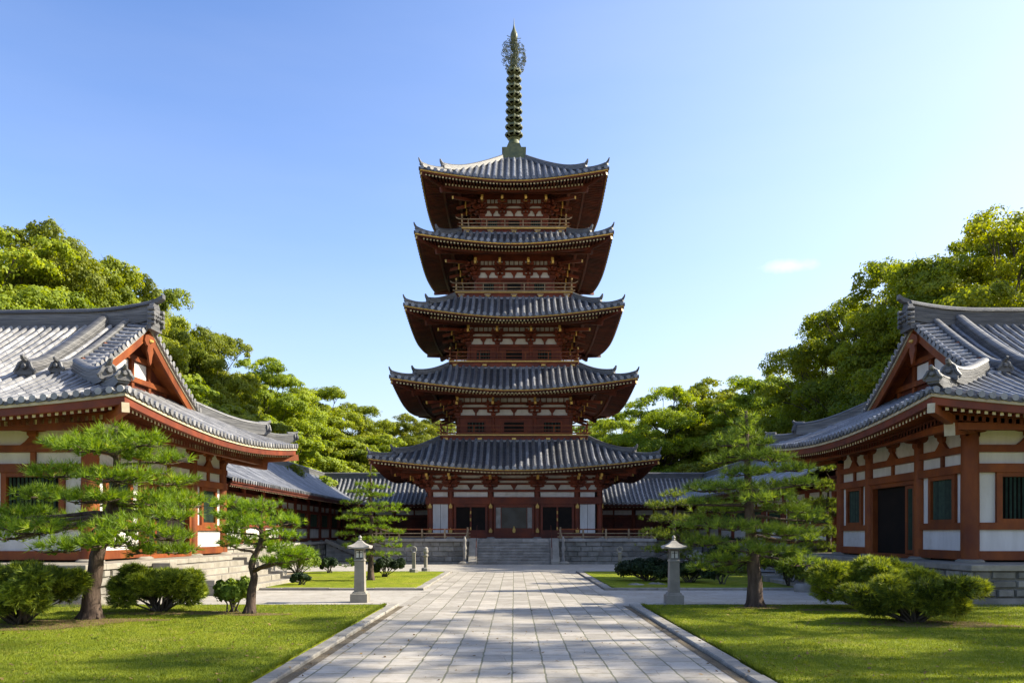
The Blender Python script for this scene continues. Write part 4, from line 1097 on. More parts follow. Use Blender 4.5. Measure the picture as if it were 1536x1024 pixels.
# bare soil round trunks
def soil(x, y, rx, ry, seed):
    rs = random.Random(seed); k = 26; mb = MB(); V = [(x, y, .046)]
    ph = [rs.uniform(0, 6.28) for _ in range(4)]
    for i in range(k):
        a = 2*math.pi*i/k; f = 1+.16*math.sin(2*a+ph[0])+.10*math.sin(3*a+ph[1])+.08*math.sin(5*a+ph[2])+rs.uniform(-.05, .05)
        V.append((x+rx*f*math.cos(a), y+ry*f*math.sin(a), .038))
    mb.add(V, [[0, 1+i, 1+(i+1) % k] for i in range(k)], 0, .5)
    return tag(mb.build('soil', M['soil']), kind='structure')
soil(-9.2, 14.9, 1.5, .75, 1); soil(-8.1, 15.9, 1.3, .5, 2); soil(-7.0, 17.5, 1.6, .5, 3); soil(-5.3, 17.2, .6, .3, 4)
soil(7.6, 15.4, 1.7, .55, 5); soil(5.55, 18.9, .75, .32, 6); soil(7.6, 18.2, 1.3, .4, 7)

# ------------------------------------------------------------------ pagoda terrace with its stairs and railings
rs0 = random.Random(21)
ter = thing('stone_terrace', 'wide grey stone block terrace under the pagoda with a broad central flight of steps', 'terrace', (0, 56, 0))
TX, TY0, TY1, TZ = 8.1, 47.6, 64.2-.6, 1.42
TY1 = 61.9
mb = MB(); mb.box(-TX+.07, TX-.07, TY0+.07, TY1, -.1, TZ-.16, 0, .2)
masonry(mb, 'f', -TX+.05, TX-.05, .1, TZ-.16, 4, TY0+.08, rs0, .06, .4, .95)
masonry(mb, 'l', TY0+.05, TY1, .1, TZ-.16, 4, -TX+.08, rs0, .06, .5, .95); masonry(mb, 'r', TY0+.05, TY1, .1, TZ-.16, 4, TX-.08, rs0, .06, .5, .95)
mb.box(-TX-.06, TX+.06, TY0-.06, TY1, -.1, .095, 0, .6)
tb = mb.build('block_masonry', M['stone_d'], ter)
mb = MB(); p = -TX-.05
while p < TX:
    q = min(TX+.05, p+rs0.uniform(1.0, 1.6)); q = TX+.05 if TX-q < .5 else q
    mb.cbox(p+.004, q-.004, TY0-.05, TY0+.8, TZ-.16, TZ, .015); p = q
mb.box(-TX-.05, TX+.05, TY0+.8, TY1, TZ-.16, TZ-.004, 0, .5)
mb.build('capstone', M['stone'], ter)
st = MB(); n = 9; sw = 2.05
for k in range(n):
    z1 = TZ*(k+1)/(n+.0); y0 = TY0-1.35+k*.17; x = -sw
    while x < sw-.01:
        q = min(sw, x+rs0.uniform(.8, 1.5)); q = sw if sw-q < .4 else q
        v_ = rs0.random(); st.box(x+.004, q-.004, y0+.035, TY0+.2, z1-TZ/n-.01, z1-.045, 0, v_*.5); st.cbox(x+.004, q-.004, y0+rs0.uniform(-.008, .008), TY0+.2, z1-.05, z1+(.004 if k == n-1 else 0), .012, 0, v_); x = q  # risers coloured darker than treads, shade under each nosing put into the tone
stairs = st.build('stone_stairs', M['stone'], ter)
for sg in (-1, 1):
    mb = MB()
    V = []
    for x in (sg*(sw+.01), sg*(sw+.48)):
        V += [(x, TY0-1.45, -.05), (x, TY0-1.45, .16), (x, TY0-.02, TZ+.03), (x, TY0+.1, TZ+.03), (x, TY0+.1, -.05)]
    mb.add(V, [[0,1,2,3,4], [9,8,7,6,5]]+[[i, 5+i, 5+(i+1) % 5, (i+1) % 5] for i in range(5)], 0)
    mb.build('side_slope', M['stone_l'], stairs)
    mb = MB()
    mb.tube([(sg*(sw+.06), TY0-1.3, .2), (sg*(sw+.06), TY0-1.3, .95), (sg*(sw+.06), TY0+.05, TZ+.75), (sg*(sw+.06), TY0+.4, TZ+.75)], .018, 6); mb.tube([(sg*(sw+.06), TY0-.6, .9), (sg*(sw+.06), TY0-.6, 1.6)], .015, 6)
    mb.build('handrail', M['wood_d'], stairs)
for sg, lab in ((-1, 'weathered timber railing on the terrace edge beside the far pine of the sunlit court'), (1, 'weathered timber railing on the terrace edge beside the tall shaded pine')):
    mbs = thing('timber_railing', lab, 'railing', (sg*5, TY0+.2, TZ))
    x0, x1 = (2.6, TX-.15) if sg > 0 else (-TX+.15, -2.6)
    for x in np.linspace(x0+.06, x1-.06, 5):
        mb = MB(); mb.cbox(x-.05, x+.05, TY0+.15, TY0+.25, TZ-.003, TZ+.56+(.1 if x in (x0+.06, x1-.06) else 0), .01); mb.build('post', M['rail'], mbs)
    for zz, t_ in ((.08, .06), (.28, .05), (.50, .07)):
        mb = MB(); mb.box(x0-.1, x1+.1, TY0+.2-t_/2, TY0+.2+t_/2, TZ+zz, TZ+zz+t_); mb.build('rail', M['rail'] if zz < .4 else M['wood'], mbs)
    # the rail turns back along the side
    xs = x1-.06 if sg > 0 else x0+.06
    mb = MB()
    for zz, t_ in ((.28, .05), (.50, .07)): mb.box(xs-t_/2, xs+t_/2, TY0+.26, TY0+5, TZ+zz, TZ+zz+t_)
    mb.build('rail', M['rail'], mbs)
    for y in (TY0+1.8, TY0+3.4, TY0+5):
        mb = MB(); mb.cbox(xs-.05, xs+.05, y-.05, y+.05, TZ-.003, TZ+.6, .01); mb.build('post', M['rail'], mbs)
# carved newel stones at the foot of the stairs
for sg, lab in ((-1, 'carved newel stone at the foot of the pagoda steps on the sunlit lawn side'), (1, 'carved newel stone at the foot of the pagoda steps on the shaded lawn side')):
    t = thing('newel_stone', lab, 'stone post', (sg*2.75, TY0-1.1, 0), 'newel stones at the foot of the pagoda steps')
    mb = MB(); mb.lathe([(.38,-.03),(.38,.08),(.3,.14),(.24,.16)], (sg*2.75, TY0-1.1, 0), 14); mb.build('base', M['stone_l'], t, autos=True)
    mb = MB(); mb.lathe([(.09,.14),(.11,.3),(.075,.42),(.10,.6),(.08,.75),(.12,.9),(.08,1.05),(.07,1.2),(.10,1.32),(.06,1.48),(.02,1.56)], (sg*2.75, TY0-1.1, 0), 12); mb.build('shaft', M['stone'], t, autos=True)
    mb = MB(); mb.bar((sg*2.75, TY0-1.0, 1.3), (sg*2.62, TY0+.2, TZ+.52), .06, .07); mb.build('sloping_rail', M['rail'], t)

# ------------------------------------------------------------------ lanterns
def lantern(label, x, y, hgt=1.0):
    t = thing('stone_lantern', label, 'lantern', (x, y, .05), 'stone lanterns beside the path')
    s_ = 1.0; z = .05; S = M['stone_l']
    def sqbox(mb, h, z0, z1, top=None, mat=0, c=.012):
        top = h if top is None else top
        V = [(x+a*k, y+b*k, zz) for zz, k in ((z0, h), (z1-c, top), (z1, top-c)) for a, b in ((-1,-1),(1,-1),(1,1),(-1,1))]
        mb.add(V, [[3,2,1,0],[8,9,10,11]]+[[o+i, o+(i+1)%4, o+4+(i+1)%4, o+4+i] for o in (0, 4) for i in range(4)], mat)
    mb = MB(); sqbox(mb, .235, -.02, z+.17); sqbox(mb, .20, z+.17, z+.235, .175); mb.build('base', S, t)
    mb = MB(); sqbox(mb, .145, z+.235, z+1.08, .13); mb.build('shaft', S, t)
    mb = MB(); sqbox(mb, .15, z+1.08, z+1.12); sqbox(mb, .13, z+1.12, z+1.15)
    for a, b in ((-1,-1),(1,-1),(1,1),(-1,1)): mb.box(x+a*.115-.018, x+a*.115+.018, y+b*.115-.018, y+b*.115+.018, z+1.15, z+1.38)
    mb.box(x-.13, x+.13, y-.13, y+.13, z+1.38, z+1.42)
    fire = mb.build('light_box', M['stone_d'], t)
    mb = MB(); mb.box(x-.105, x+.105, y-.105, y+.105, z+1.155, z+1.375, 0)
    mb.build('pane', M['paper'], fire)
    mb = MB()
    for k in range(4):
        for a, b, c, d in ((-.01,.01,.02,.20),(-.07,.07,.15,.165),(-.105,-.092,0,.22),(.092,.105,0,.22),(-.092,.092,0,.014),(-.092,.092,.206,.22)):
            dx0, dx1 = a, b
            if k == 0: mb.box(x+dx0, x+dx1, y-.118, y-.106, z+1.155+c, z+1.155+d)
            if k == 1: mb.box(x+dx0, x+dx1, y+.106, y+.118, z+1.155+c, z+1.155+d)
            if k == 2: mb.box(x-.118, x-.106, y+dx0, y+dx1, z+1.155+c, z+1.155+d)
            if k == 3: mb.box(x+.106, x+.118, y+dx0, y+dx1, z+1.155+c, z+1.155+d)
    mb.build('grille', M['dark'], fire)
    mb = MB(); P = []
    for q, (h_, zz) in enumerate([(.30, 0), (.30, .035), (.215, .085), (.13, .15), (.06, .22), (.02, .235)]):
        ring = []
        for k in range(4):
            for j in range(5):
                u = -1+2*j/4; lift = (.045*abs(u)**2.5) if q < 2 else (.02*abs(u)**2 if q == 2 else 0)
                a, b = [(u, -1), (1, u), (-u, 1), (-1, -u)][k]
                ring.append((x+a*h_, y+b*h_, z+1.42+zz+lift))
        ring.append(ring[0]); P.append(ring)
    mb.grid(P); mb.add(P[0][:-1], [list(range(19, -1, -1))]); mb.add(P[-1][:-1], [list(range(20))])
    cap = mb.build('lantern_roof', M['stone'], t)
    mb = MB(); mb.lathe([(.03,0),(.05,.02),(.03,.045),(.05,.07),(.045,.1),(.012,.14)], (x, y, z+1.65), 10); mb.build('finial', M['stone'], cap, autos=True)
    t.scale = (.9, .9, .9); return t
lantern('pale stone lantern at the lawn corner on the sunlit side of the path', -3.86, 20.9)
lantern('pale stone lantern at the lawn corner on the shaded side, before the dark bush', 3.93, 20.5)
# small carved posts on the far lawns
def idol(label, x, y, kind, h=1.0):
    t = thing('stone_post', label, 'stone post', (x, y, .05))
    mb = MB(); mb.lathe([(.20,-.03),(.20,.10),(.15,.14)], (x, y, .05), 8); mb.build('base', M['stone'], t)
    mb = MB()
    if kind == 0: mb.lathe([(.085,.12),(.08,.6),(.10,.62),(.12,.68),(.10,.74)], (x, y, .05), 10)
    else: mb.lathe([(.105,.12),(.095,.78),(.12,.80),(.12,.84)], (x, y, .05), 4)
    mb.build('shaft', M['stone_l'], t, autos=True)
    mb = MB()
    if kind == 0: mb.lathe([(.05,.74),(.11,.8),(.125,.87),(.10,.95),(.11,1.0),(.05,1.06)], (x, y, .05), 12)
    else:
        mb.tube([(x+.11*math.cos(a), y, 1.02+.11*math.sin(a)) for a in np.linspace(-.5*math.pi, 1.5*math.pi, 15)], .028, 8)
        mb.lathe([(.05,.84),(.07,.86),(.04,.9)], (x, y, .03), 10)
    mb.build('top', M['stone'], t, autos=True)
idol('slim carved stone post with a knobbed head at the edge of the sunlit far lawn', -3.95, 37.3, 0)
idol('plain squat stone post behind the far pine, beside the knobbed post', -4.35, 36.2, 1, .9)
idol('slim stone post with a ring-shaped top on the shaded far lawn', 4.62, 36.4, 1)
# low boulders beside the far corridor on the shaded side
def boulder(label, x, y, sx, sy, sz, seed):
    rs = random.Random(seed); bm_v = []; mb = MB(); n, m = 12, 7; P = []
    ph = [rs.uniform(0, 6.28) for _ in range(6)]
    for j in range(m):
        v = math.pi*j/(m-1)*.62; row = []
        for i in range(n+1):
            a = 2*math.pi*(i % n)/n; f = 1+.15*math.sin(2*a+ph[0]+v)+.12*math.sin(3*a+ph[1]-2*v)+.08*math.sin(5*v+ph[2]+a)
            row.append((x+sx*f*math.sin(v)*math.cos(a), y+sy*f*math.sin(v)*math.sin(a), -.05+sz*f*(math.cos(v)+.35)/1.35))
        P.append(row)
    mb.grid(P[::-1]); return tag(mb.build('boulder', M['stone_d'], smooth=True), label, 'boulder')
boulder('rounded grey boulder standing beyond the shaded far lawn', 9.1, 41.5, .55, .45, .75, 1)
boulder('low pale boulder beside the steps of the shaded hall', 8.6, 24.6, .33, .28, .28, 2)
boulder('small flat stepping stone by the path on the shaded far lawn', 3.95, 27.2, .28, .2, .12, 3)
boulder('stepping stone between the lantern and the shaded far lawn kerb', 4.75, 27.6, .33, .2, .12, 4)
# ------------------------------------------------------------------ plants
def mesh_fast(name, V, nv, var, mat, smooth=False):
    """V: (n, nv, 3) separate polygons"""
    n = len(V); me = bpy.data.meshes.new(name)
    me.vertices.add(n*nv); me.vertices.foreach_set('co', V.reshape(-1).astype(np.float32))
    me.loops.add(n*nv); me.loops.foreach_set('vertex_index', np.arange(n*nv, dtype=np.int32))
    me.polygons.add(n); me.polygons.foreach_set('loop_start', np.arange(0, n*nv, nv, dtype=np.int32))
    a = me.attributes.new('var', 'FLOAT', 'FACE'); a.data.foreach_set('value', var.astype(np.float32))
    me.materials.append(mat); me.update(calc_edges=True); me.validate()
    return me
def unit(v): return v/np.maximum(np.linalg.norm(v, axis=-1, keepdims=True), 1e-9)
def leaves(P, Nn, size, g, elong=1.5):
    """diamond leaves at P facing about Nn"""
    n = len(P)
    t = unit(np.cross(Nn, g.normal(size=(n, 3)))); b = np.cross(Nn, t)
    s_ = size[:, None]
    bend = Nn*s_*.18
    return np.stack([P-t*s_*elong*.5, P+b*s_*.5+bend, P+t*s_*elong*.5, P-b*s_*.5+bend], 1)

def crown_mesh(name, seed, H, Rr, nclump, nleaf, mat, low=.22, lsz=(.07, .14), crz=(.9, 1.75), shape=1.0):
    g = np.random.default_rng(seed)
    zc = H*(low+1)/2; rz = H*(1-low)/2
    C = []; tries = 0
    while len(C) < nclump and tries < 20000:
        tries += 1
        u = unit(g.normal(size=3)); r = g.uniform(.35, 1)**.5
        p = u*r
        if p[2] < -.75: continue
        wz = 1-.28*max(0, p[2])**2*shape
        q = np.array((p[0]*Rr*wz, p[1]*Rr*wz, zc+p[2]*rz))
        cr = g.uniform(*crz)*(1.1-.25*max(0, p[2]))
        q[:2] *= max(.1, 1-cr*.4/Rr); q[2] = min(q[2], H-cr*.6)
        if any(np.linalg.norm(q-c[0]) < .62*(cr+c[1])*.8 for c in C): continue
        C.append((q, cr))
    wts = np.array([c[1]**2 for c in C]); cnt = (wts/wts.sum()*nleaf).astype(int)
    PP, NN, VV, SS = [], [], [], []
    for (c, cr), k in zip(C, cnt):
        cv = g.uniform(.22, .72)                # every clump has its own tone
        # a clump is made of smaller sprays
        m = max(8, int(18*cr)); su = unit(g.normal(size=(m, 3))); su[:, 2] = np.abs(su[:, 2])*.9-.25
        sc = c+su*cr*g.uniform(.55, 1.0, (m, 1))*np.array((1.1, 1.1, .72)); sr = cr*g.uniform(.2, .36, m)
        idx = g.integers(0, m, k)
        d = unit(g.normal(size=(k, 3))+np.array((0, 0, .35)))
        rr = g.uniform(.55, 1.1, (k, 1))
        P = sc[idx]+d*rr*sr[idx][:, None]*np.array((1.15, 1.15, .75))
        nn = unit(d*.7+unit(P-c)*.5+g.normal(size=(k, 3))*.42+np.array((0, 0, .25)))
        PP.append(P); NN.append(nn); VV.append(np.clip(cv+g.normal(size=k)*.13+.10*(g.random(m)[idx]-.5), 0, .97)); SS.append(g.uniform(lsz[0], lsz[1], k))
    P = np.concatenate(PP); 
    me = mesh_fast(name, leaves(P, np.concatenate(NN), np.concatenate(SS), g), 4, np.concatenate(VV), mat)
    return me, C
def wood_mesh(seed, H, C, r0, low, lean=0):
    rs = random.Random(seed); mb = MB(); top = H*.72
    tp = [(0, 0, -.3)]
    x = y = 0
    for i in range(1, 8):
        x += rs.uniform(-.22, .22)+lean*.1; y += rs.uniform(-.22, .22); tp.append((x, y, top*i/7))
    mb.tube(tp, [r0*1.5, r0]+[r0*(1-.8*i/7) for i in range(2, 8)], 9)
    for c, cr in C:
        if rs.random() < .35: continue
        zt = max(H*low*.6, min(top*.95, c[2]-rs.uniform(1.0, 2.6)))
        k = min(6, int(zt/top*7)); a = np.array(tp[k]); b = np.array(tp[k+1]); f = zt/top*7-k; p = a+(b-a)*f
        mid = p*.5+c*.5+np.array((rs.uniform(-.4, .4), rs.uniform(-.4, .4), -rs.uniform(.2, .7)))
        r = r0*.32*(1-.5*zt/H)
        mb.tube([p, p*.6+mid*.4, mid, mid*.4+c*.6, c+np.array((0, 0, cr*.3))], [r, r*.8, r*.6, r*.4, r*.12], 5)
        for _ in range(3):
            d = unit(np.array((rs.gauss(0, 1), rs.gauss(0, 1), rs.gauss(.4, 1)))); mb.tube([mid*.3+c*.7, c+d*cr*.45, c+d*cr*.9], [r*.3, r*.2, r*.05], 4)
    return mb
VAR = []
for i, (H, Rr, nc, nl, low, mt, crz) in enumerate([(16, 5.4, 74, 140000, .12, 'leaf', (.9, 1.7)), (16, 4.8, 66, 125000, .14, 'leaf', (.8, 1.6)), (15, 5.6, 70, 132000, .10, 'leaf', (.9, 1.9)),
                                               (17, 6.4, 70, 132000, .14, 'leaf2', (1.0, 1.9)), (16, 5.6, 50, 95000, .16, 'leaf2', (.9, 1.8)), (9, 3.6, 40, 62000, .06, 'leaf', (.7, 1.3)), (20, 6.5, 17, 8500, .35, 'leaf2', (.8, 1.2))]):
    cm, C = crown_mesh('crown', 100+i, H, Rr, nc, nl, M[mt], low, crz=crz)
    wm = wood_mesh(200+i, H, C, .36 if H > 10 else .2, low)
    VAR.append((H, Rr, cm, wm))
WOODMESH = {}
def px(xp, D): return (xp-771)/1250*D
def zz(yp, D): return 1.7+(800-yp)/1250*D
def broad(label, xp, ytop, D, v, rot, wide=1.0, group=None, x=None, H=None, cat='tree'):
    Hh, Rr, cm, wm = VAR[v]
    X = px(xp, D) if x is None else x; h = zz(ytop, D) if H is None else H
    t = thing('broadleaf_tree', label, cat, (0, 0, 0), group)
    if v not in WOODMESH: o = wm.build('trunk', M['bark_g'], t, autos=True); WOODMESH[v] = o.data
    else: o = bpy.data.objects.new('trunk', WOODMESH[v]); COL.objects.link(o); o.parent = t
    c = bpy.data.objects.new('crown', cm); COL.objects.link(c); c.parent = t
    t.location = (X, D, -.05); t.rotation_euler = (0, 0, R(rot)); s_ = h/Hh; t.scale = (s_*wide, s_*wide, s_)
    return t
G1 = 'trees of the wood behind the sunlit hall'; G2 = 'trees of the wood behind the shaded hall'; G3 = 'trees beyond the pagoda'
TL = [ # label, x, top, D, variant, rotation, width
 ('tall yellow-green tree towering at the picture edge above the sunlit hall ridge', 5, 332, 43, 0, 10, 1.0, G1),
 ('tall rounded tree with red-tinged top above the ridge of the sunlit hall', 60, 336, 46, 2, 80, .72, G1),
 ('yellow-green tree with a dark forked limb above the end of the sunlit ridge', 132, 372, 50, 1, 150, .85, G1),
 ('tree whose top just clears the ridge end of the sunlit hall', 192, 406, 53, 0, 200, .72, G1),
 ('tree standing directly behind the sunlit gable', 243, 430, 58, 1, 300, .62, G1),
 ('airy tree with gaps in its crown beyond the sunlit gable slope', 318, 492, 60, 2, 30, .72, G1),
 ('broad bright tree over the roof corner of the sunlit hall', 395, 530, 68, 0, 255, .9, G1),
 ('round topped tree above the corner where the sunlit corridor turns', 480, 572, 80, 1, 45, 1.05, G1),
 ('lower tree closing the sunlit wood nearest the pagoda', 538, 604, 84, 2, 190, .9, G1),
 ('tree beyond the back corridor between the sunlit wood and the pagoda', 605, 620, 98, 0, 120, 1.1, G3),
 ('tree partly hidden by the lower pagoda roofs on the sunlit side', 655, 626, 104, 2, 20, 1.0, G3),
 ('pale sunlit tree seen just beside the pagoda on the shaded side', 885, 628, 104, 1, 260, 1.0, G3),
 ('airy pale green tree between the pagoda and the dark wood', 925, 616, 98, 4, 10, .9, G3),
 ('round deep green tree first beyond the pagoda on the shaded side', 1000, 574, 84, 3, 70, 1.0, G2),
 ('yellow-green tree between the round dark tree and the tall pine top', 1075, 563, 86, 0, 330, 1.0, G2),
 ('dense tree behind the top of the tall shaded pine', 1140, 556, 78, 1, 100, 1.0, G2),
 ('spreading dark green tree with open limbs beside the shaded gable', 1246, 474, 60, 3, 160, .85, G2),
 ('tall airy tree with a visible trunk rising behind the shaded gable', 1318, 400, 55, 4, 220, .9, G2),
 ('deep green tree behind the ridge end of the shaded hall', 1392, 402, 52, 3, 20, .8, G2),
 ('high tree over the ridge of the shaded hall', 1450, 352, 48, 4, 300, 1.0, G2),
 ('tallest dark tree at the picture edge above the shaded hall', 1535, 308, 44, 3, 130, 1.05, G2)]
for lab, x, y, D, v, r, w, g_ in TL: broad(lab, x, y, D, v, r, w, g_)
# second row and smaller trees that fill the wood
FL = [(30,395,55,1,0),(90,430,58,0,60),(170,470,60,2,99),(250,520,66,0,12),(60,520,40,5,0),(140,560,43,5,70),(235,545,47,5,110),(300,575,52,5,40),(352,600,58,5,190),(402,620,64,5,0),(440,632,74,5,220),(300,540,70,1,40),(372,575,78,2,170),(440,600,84,0,80),(500,640,78,5,20),(520,655,76,5,140),(575,650,80,5,60)]
for k, (x, y, D, v, r) in enumerate(FL):
    broad('smaller yellow-green tree filling the sunlit wood behind the front row' if v == 5 else 'yellow-green tree in the second row of the sunlit wood', x, y, D, v, r, 1.15 if v == 5 else 1.0, 'smaller trees filling the sunlit wood' if v == 5 else 'second row of the sunlit wood')
FR = [(960,640,90,5,10),(1040,625,84,5,200),(1105,640,76,5,80),(1160,620,70,5,30),(1212,590,66,4,0),(1270,520,66,3,190),(1180,660,56,5,300),(1350,470,62,3,60),(1420,430,60,4,140),(1500,400,56,3,300),(930,655,88,5,44),(1300,600,50,5,9)]
for k, (x, y, D, v, r) in enumerate(FR):
    broad('smaller green tree filling the shaded wood behind the front row' if v == 5 else 'deep green tree in the second row of the shaded wood', x, y, D, v, r, 1.15 if v == 5 else 1.0, 'smaller trees filling the shaded wood' if v == 5 else 'second row of the shaded wood')
for x, y, D, v, r in [(560,655,112,0,0),(620,652,116,2,50),(690,650,118,1,80),(840,650,118,0,33),(900,650,116,2,90),(965,640,112,1,200)]:
    broad('distant tree in the far row beyond the back corridor', x, y, D, v, r, 1.2, 'far row beyond the back corridor')
# trees outside the view that shade the court
for k, (X, Y, H, v, r, w) in enumerate([(24, 16.5, 24, 6, 70, .8), (28, 12.5, 25, 6, 20, .8), (34, 18.0, 27, 6, 190, .75), (21, 9.5, 16, 6, 100, .9)]):
    broad('broadleaf tree standing outside the court on the shaded side', 0, 0, Y, v, r, w, 'trees outside the court that shade the lawn', x=X, H=H)

# ------------------------------------------------------------------ pines
def tufts(P, U, g, nn, ln, wd, vbase, spread=(.25, 1.15)):
    """needle tufts: P origins, U axes; returns triangles"""
    n = len(P); N_ = n*nn
    o = np.repeat(P, nn, 0); ax = np.repeat(U, nn, 0)
    t = unit(np.cross(ax, g.normal(size=(N_, 3)))); th = g.uniform(spread[0], spread[1], (N_, 1))
    d = unit(ax*np.cos(th)+t*np.sin(th)); d[:, 2] -= .10*g.random(N_); d = unit(d)
    l = g.uniform(*ln, (N_, 1)); s_ = unit(np.cross(d, g.normal(size=(N_, 3))))*wd
    o = o-ax*g.uniform(0, .05, (N_, 1))
    V = np.stack([o-s_, o+s_, o+d*l], 1)
    return V, np.clip(np.repeat(vbase, nn)+g.normal(size=N_)*.12, 0, 1)
def pine(name, label, base, trunk, pads, seed, mat, r0, nneed=20, dens=150, ln=(.08, .15), wd=.0042, group=None, limbs=True):
    """trunk: [(dx,dy,z)...] relative to the base; pads: (dx, dy, z, rx, ry, rz, attach z)"""
    g = np.random.default_rng(seed); rs = random.Random(seed)
    t = thing(name, label, 'pine tree', base, group)
    B = np.array(base, float); tp = [B+np.array(p, float) for p in trunk]; H = trunk[-1][2]
    rad = [r0*(1.15 if i == 0 else 1)*(1-.86*trunk[i][2]/H)+.008 for i in range(len(trunk))]
    mb = MB(); 
    # smooth trunk with flared foot
    def interp(z):
        for i in range(len(tp)-1):
            if trunk[i+1][2] >= z: f = (z-trunk[i][2])/(trunk[i+1][2]-trunk[i][2]); return tp[i]+(tp[i+1]-tp[i])*f, rad[i]+(rad[i+1]-rad[i])*f
        return tp[-1], rad[-1]
    ks = np.linspace(0, H, 26); pts = []; rr = []
    for z in ks: p, r = interp(max(z, 0)); pts.append(p+np.array((.012*math.sin(9*z+seed), .012*math.cos(7*z), 0))); rr.append(r)
    for i in range(1, len(pts)-1): pts[i] = (pts[i-1]+2*pts[i]+pts[i+1])/4
    pts = [pts[0]-np.array((0, 0, .12))]+pts; rr = [rr[0]*1.3]+[rr[0]*1.12]+rr[1:]
    mb.tube(pts, rr, 14, lump=.07)
    for a in range(5):
        an = a*1.26+seed; mb.tube([B+np.array((.3*r0*math.cos(an), .3*r0*math.sin(an), .16)), B+np.array((1.6*r0*math.cos(an), 1.6*r0*math.sin(an), -.03))], [r0*.5, r0*.2], 6)
    mb.build('trunk', M['bark'], t, smooth=True)
    lb = MB(); TV, TT = [], []
    for (dx, dy, z, rx, ry, rz, za) in pads:
        c = B+np.array((dx, dy, z)); a, ra = interp(za)
        hv = c-a; hd = unit(np.array((hv[0], hv[1], 0)))
        r = min(ra*.55, .025+.018*np.linalg.norm(hv))
        mid = a*.5+c*.5+np.array((rs.uniform(-.08, .08), rs.uniform(-.08, .08), -.05+.06*rs.random()))
        end = c+hd*rx*.5-np.array((0, 0, rz*.5))
        q = c-np.array((0, 0, rz*.6))
        lb.tube([a, a*.65+mid*.35+np.array((0, 0, .03)), mid, mid*.35+q*.65, q, end], [r, r*.85, r*.7, r*.55, r*.4, r*.15], 7, lump=.1)
        # sub-branches fan out in the pad, tufts sit on them
        nb = max(5, int(9*math.sqrt(rx*ry)/.6))
        tips = []
        for k in range(nb):
            an = 2*math.pi*(k+rs.uniform(-.3, .3))/nb; f = rs.uniform(.72, 1.12)
            e = c+np.array((rx*f*math.cos(an), ry*f*math.sin(an), rs.uniform(-.5, .15)*rz)); st = q+(end-q)*rs.uniform(0, .8)
            m_ = st*.5+e*.5-np.array((0, 0, rz*.25)); lb.tube([st, m_, e], [r*.32+.003, r*.22+.002, .003], 5); tips.append((st, m_, e))
        nt = int(dens*math.pi*rx*ry)
        k1 = int(nt*.62); tb = g.integers(0, nb, k1); f = g.random(k1)**.6
        A = np.array([x[0] for x in tips])[tb]; Mi = np.array([x[1] for x in tips])[tb]; E = np.array([x[2] for x in tips])[tb]; f = f[:, None]
        P1 = (1-f)**2*A+2*f*(1-f)*Mi+f*f*E + g.normal(size=(k1, 3))*np.array((.085, .085, .03))*(.6+rx)
        P1[:, 2] += g.uniform(-.1, .8, k1)*rz*(1-f[:, 0]*.55)
        k2 = nt-k1; an = g.uniform(0, 2*math.pi, k2); rr_ = np.sqrt(g.random(k2))*g.uniform(.85, 1.08, k2)
        lob = 1+.2*np.sin(3*an+seed)+.14*np.sin(5*an+dx*9)
        P2 = c+np.stack([rx*rr_*lob*np.cos(an), ry*rr_*lob*np.sin(an), rz*(1-rr_**2)*g.uniform(.2, 1, k2)-rz*.2*rr_], 1)
        P = np.concatenate([P1, P2]); rel = (P-c)/np.array((rx, ry, rz))
        U = unit(np.stack([rel[:, 0]*.75, rel[:, 1]*.75, np.full(len(P), .62)], 1)+g.normal(size=P.shape)*.22)
        hgt = np.clip(rel[:, 2]*.5+.5, 0, 1)
        V, vv = tufts(P, U, g, nneed, ln, wd, np.clip(.38+g.normal(size=len(P))*.17+.0*hgt, 0, 1))
        TV.append(V); TT.append(vv)
    lb.build('limb', M['bark'], t, smooth=True)
    me = mesh_fast('needle_foliage', np.concatenate(TV)-B, 3, np.concatenate(TT), mat)
    o = bpy.data.objects.new('needle_foliage', me); COL.objects.link(o); o.parent = t
    return t
def P_(xp, yp, D, X0, Z0=.05): return (px(xp, D)-X0, zz(yp, D)-Z0)
def pads_from(lst, D, X0, Z0, rnd, flat=.14, zmax=9):
    """pads given in photo pixels: (x, y, half width px, depth offset m, attach y)"""
    out = []
    for (x, y, hw, dy, ya) in lst:
        d = D+dy; rx = hw/1250*d
        out.append((px(x, d)-X0, dy, zz(y, d)-Z0, rx, rx*rnd.uniform(.6, .85) if rx > .45 else rx*.9, max(.12, flat*rx*1.3+.08), min(zz(ya, D)-Z0, zmax)))
    return out
rp = random.Random(5)
# large pine on the sunlit lawn
D = 16.3; X0 = px(135, D)
tr = [(0,0,0), (.04,0,.5), (.10,0,1.0), (.22,.02,1.6), (.40,.05,2.15), (.50,.03,2.7), (.52,0,3.2), (.50,0,3.75)]
pl = [(172,648,42,0,640),(120,664,52,.3,680),(215,660,38,-.4,680),(150,668,60,-.5,690),(232,684,48,.2,700),(95,706,50,.1,720),(170,712,62,-.6,730),(250,718,42,.1,720),(70,738,42,.7,750),(142,744,58,-.7,750),(215,748,52,-.2,745),(262,742,36,.8,745),
      (28,768,54,.2,770),(60,790,58,-.9,775),(255,770,46,-.5,765),(282,752,38,.5,760),(120,778,50,.9,775),(185,786,56,-1.0,775),(245,800,44,-.9,780),(95,818,46,-1.2,785),(160,808,55,-1.3,785),(210,822,30,-.6,790),(262,822,34,-.3,785),(20,800,40,.9,780),(200,766,50,1.0,760),(5,785,42,-.3,775)]
pine('pine_tree', 'largest bright green pine with spreading flat tiers before the sunlit hall', (X0, D, .05), tr, pads_from(pl, D, X0, .05, rp), 31, M['needle'], .175, nneed=18, dens=82, ln=(.13,.23), wd=.0072)
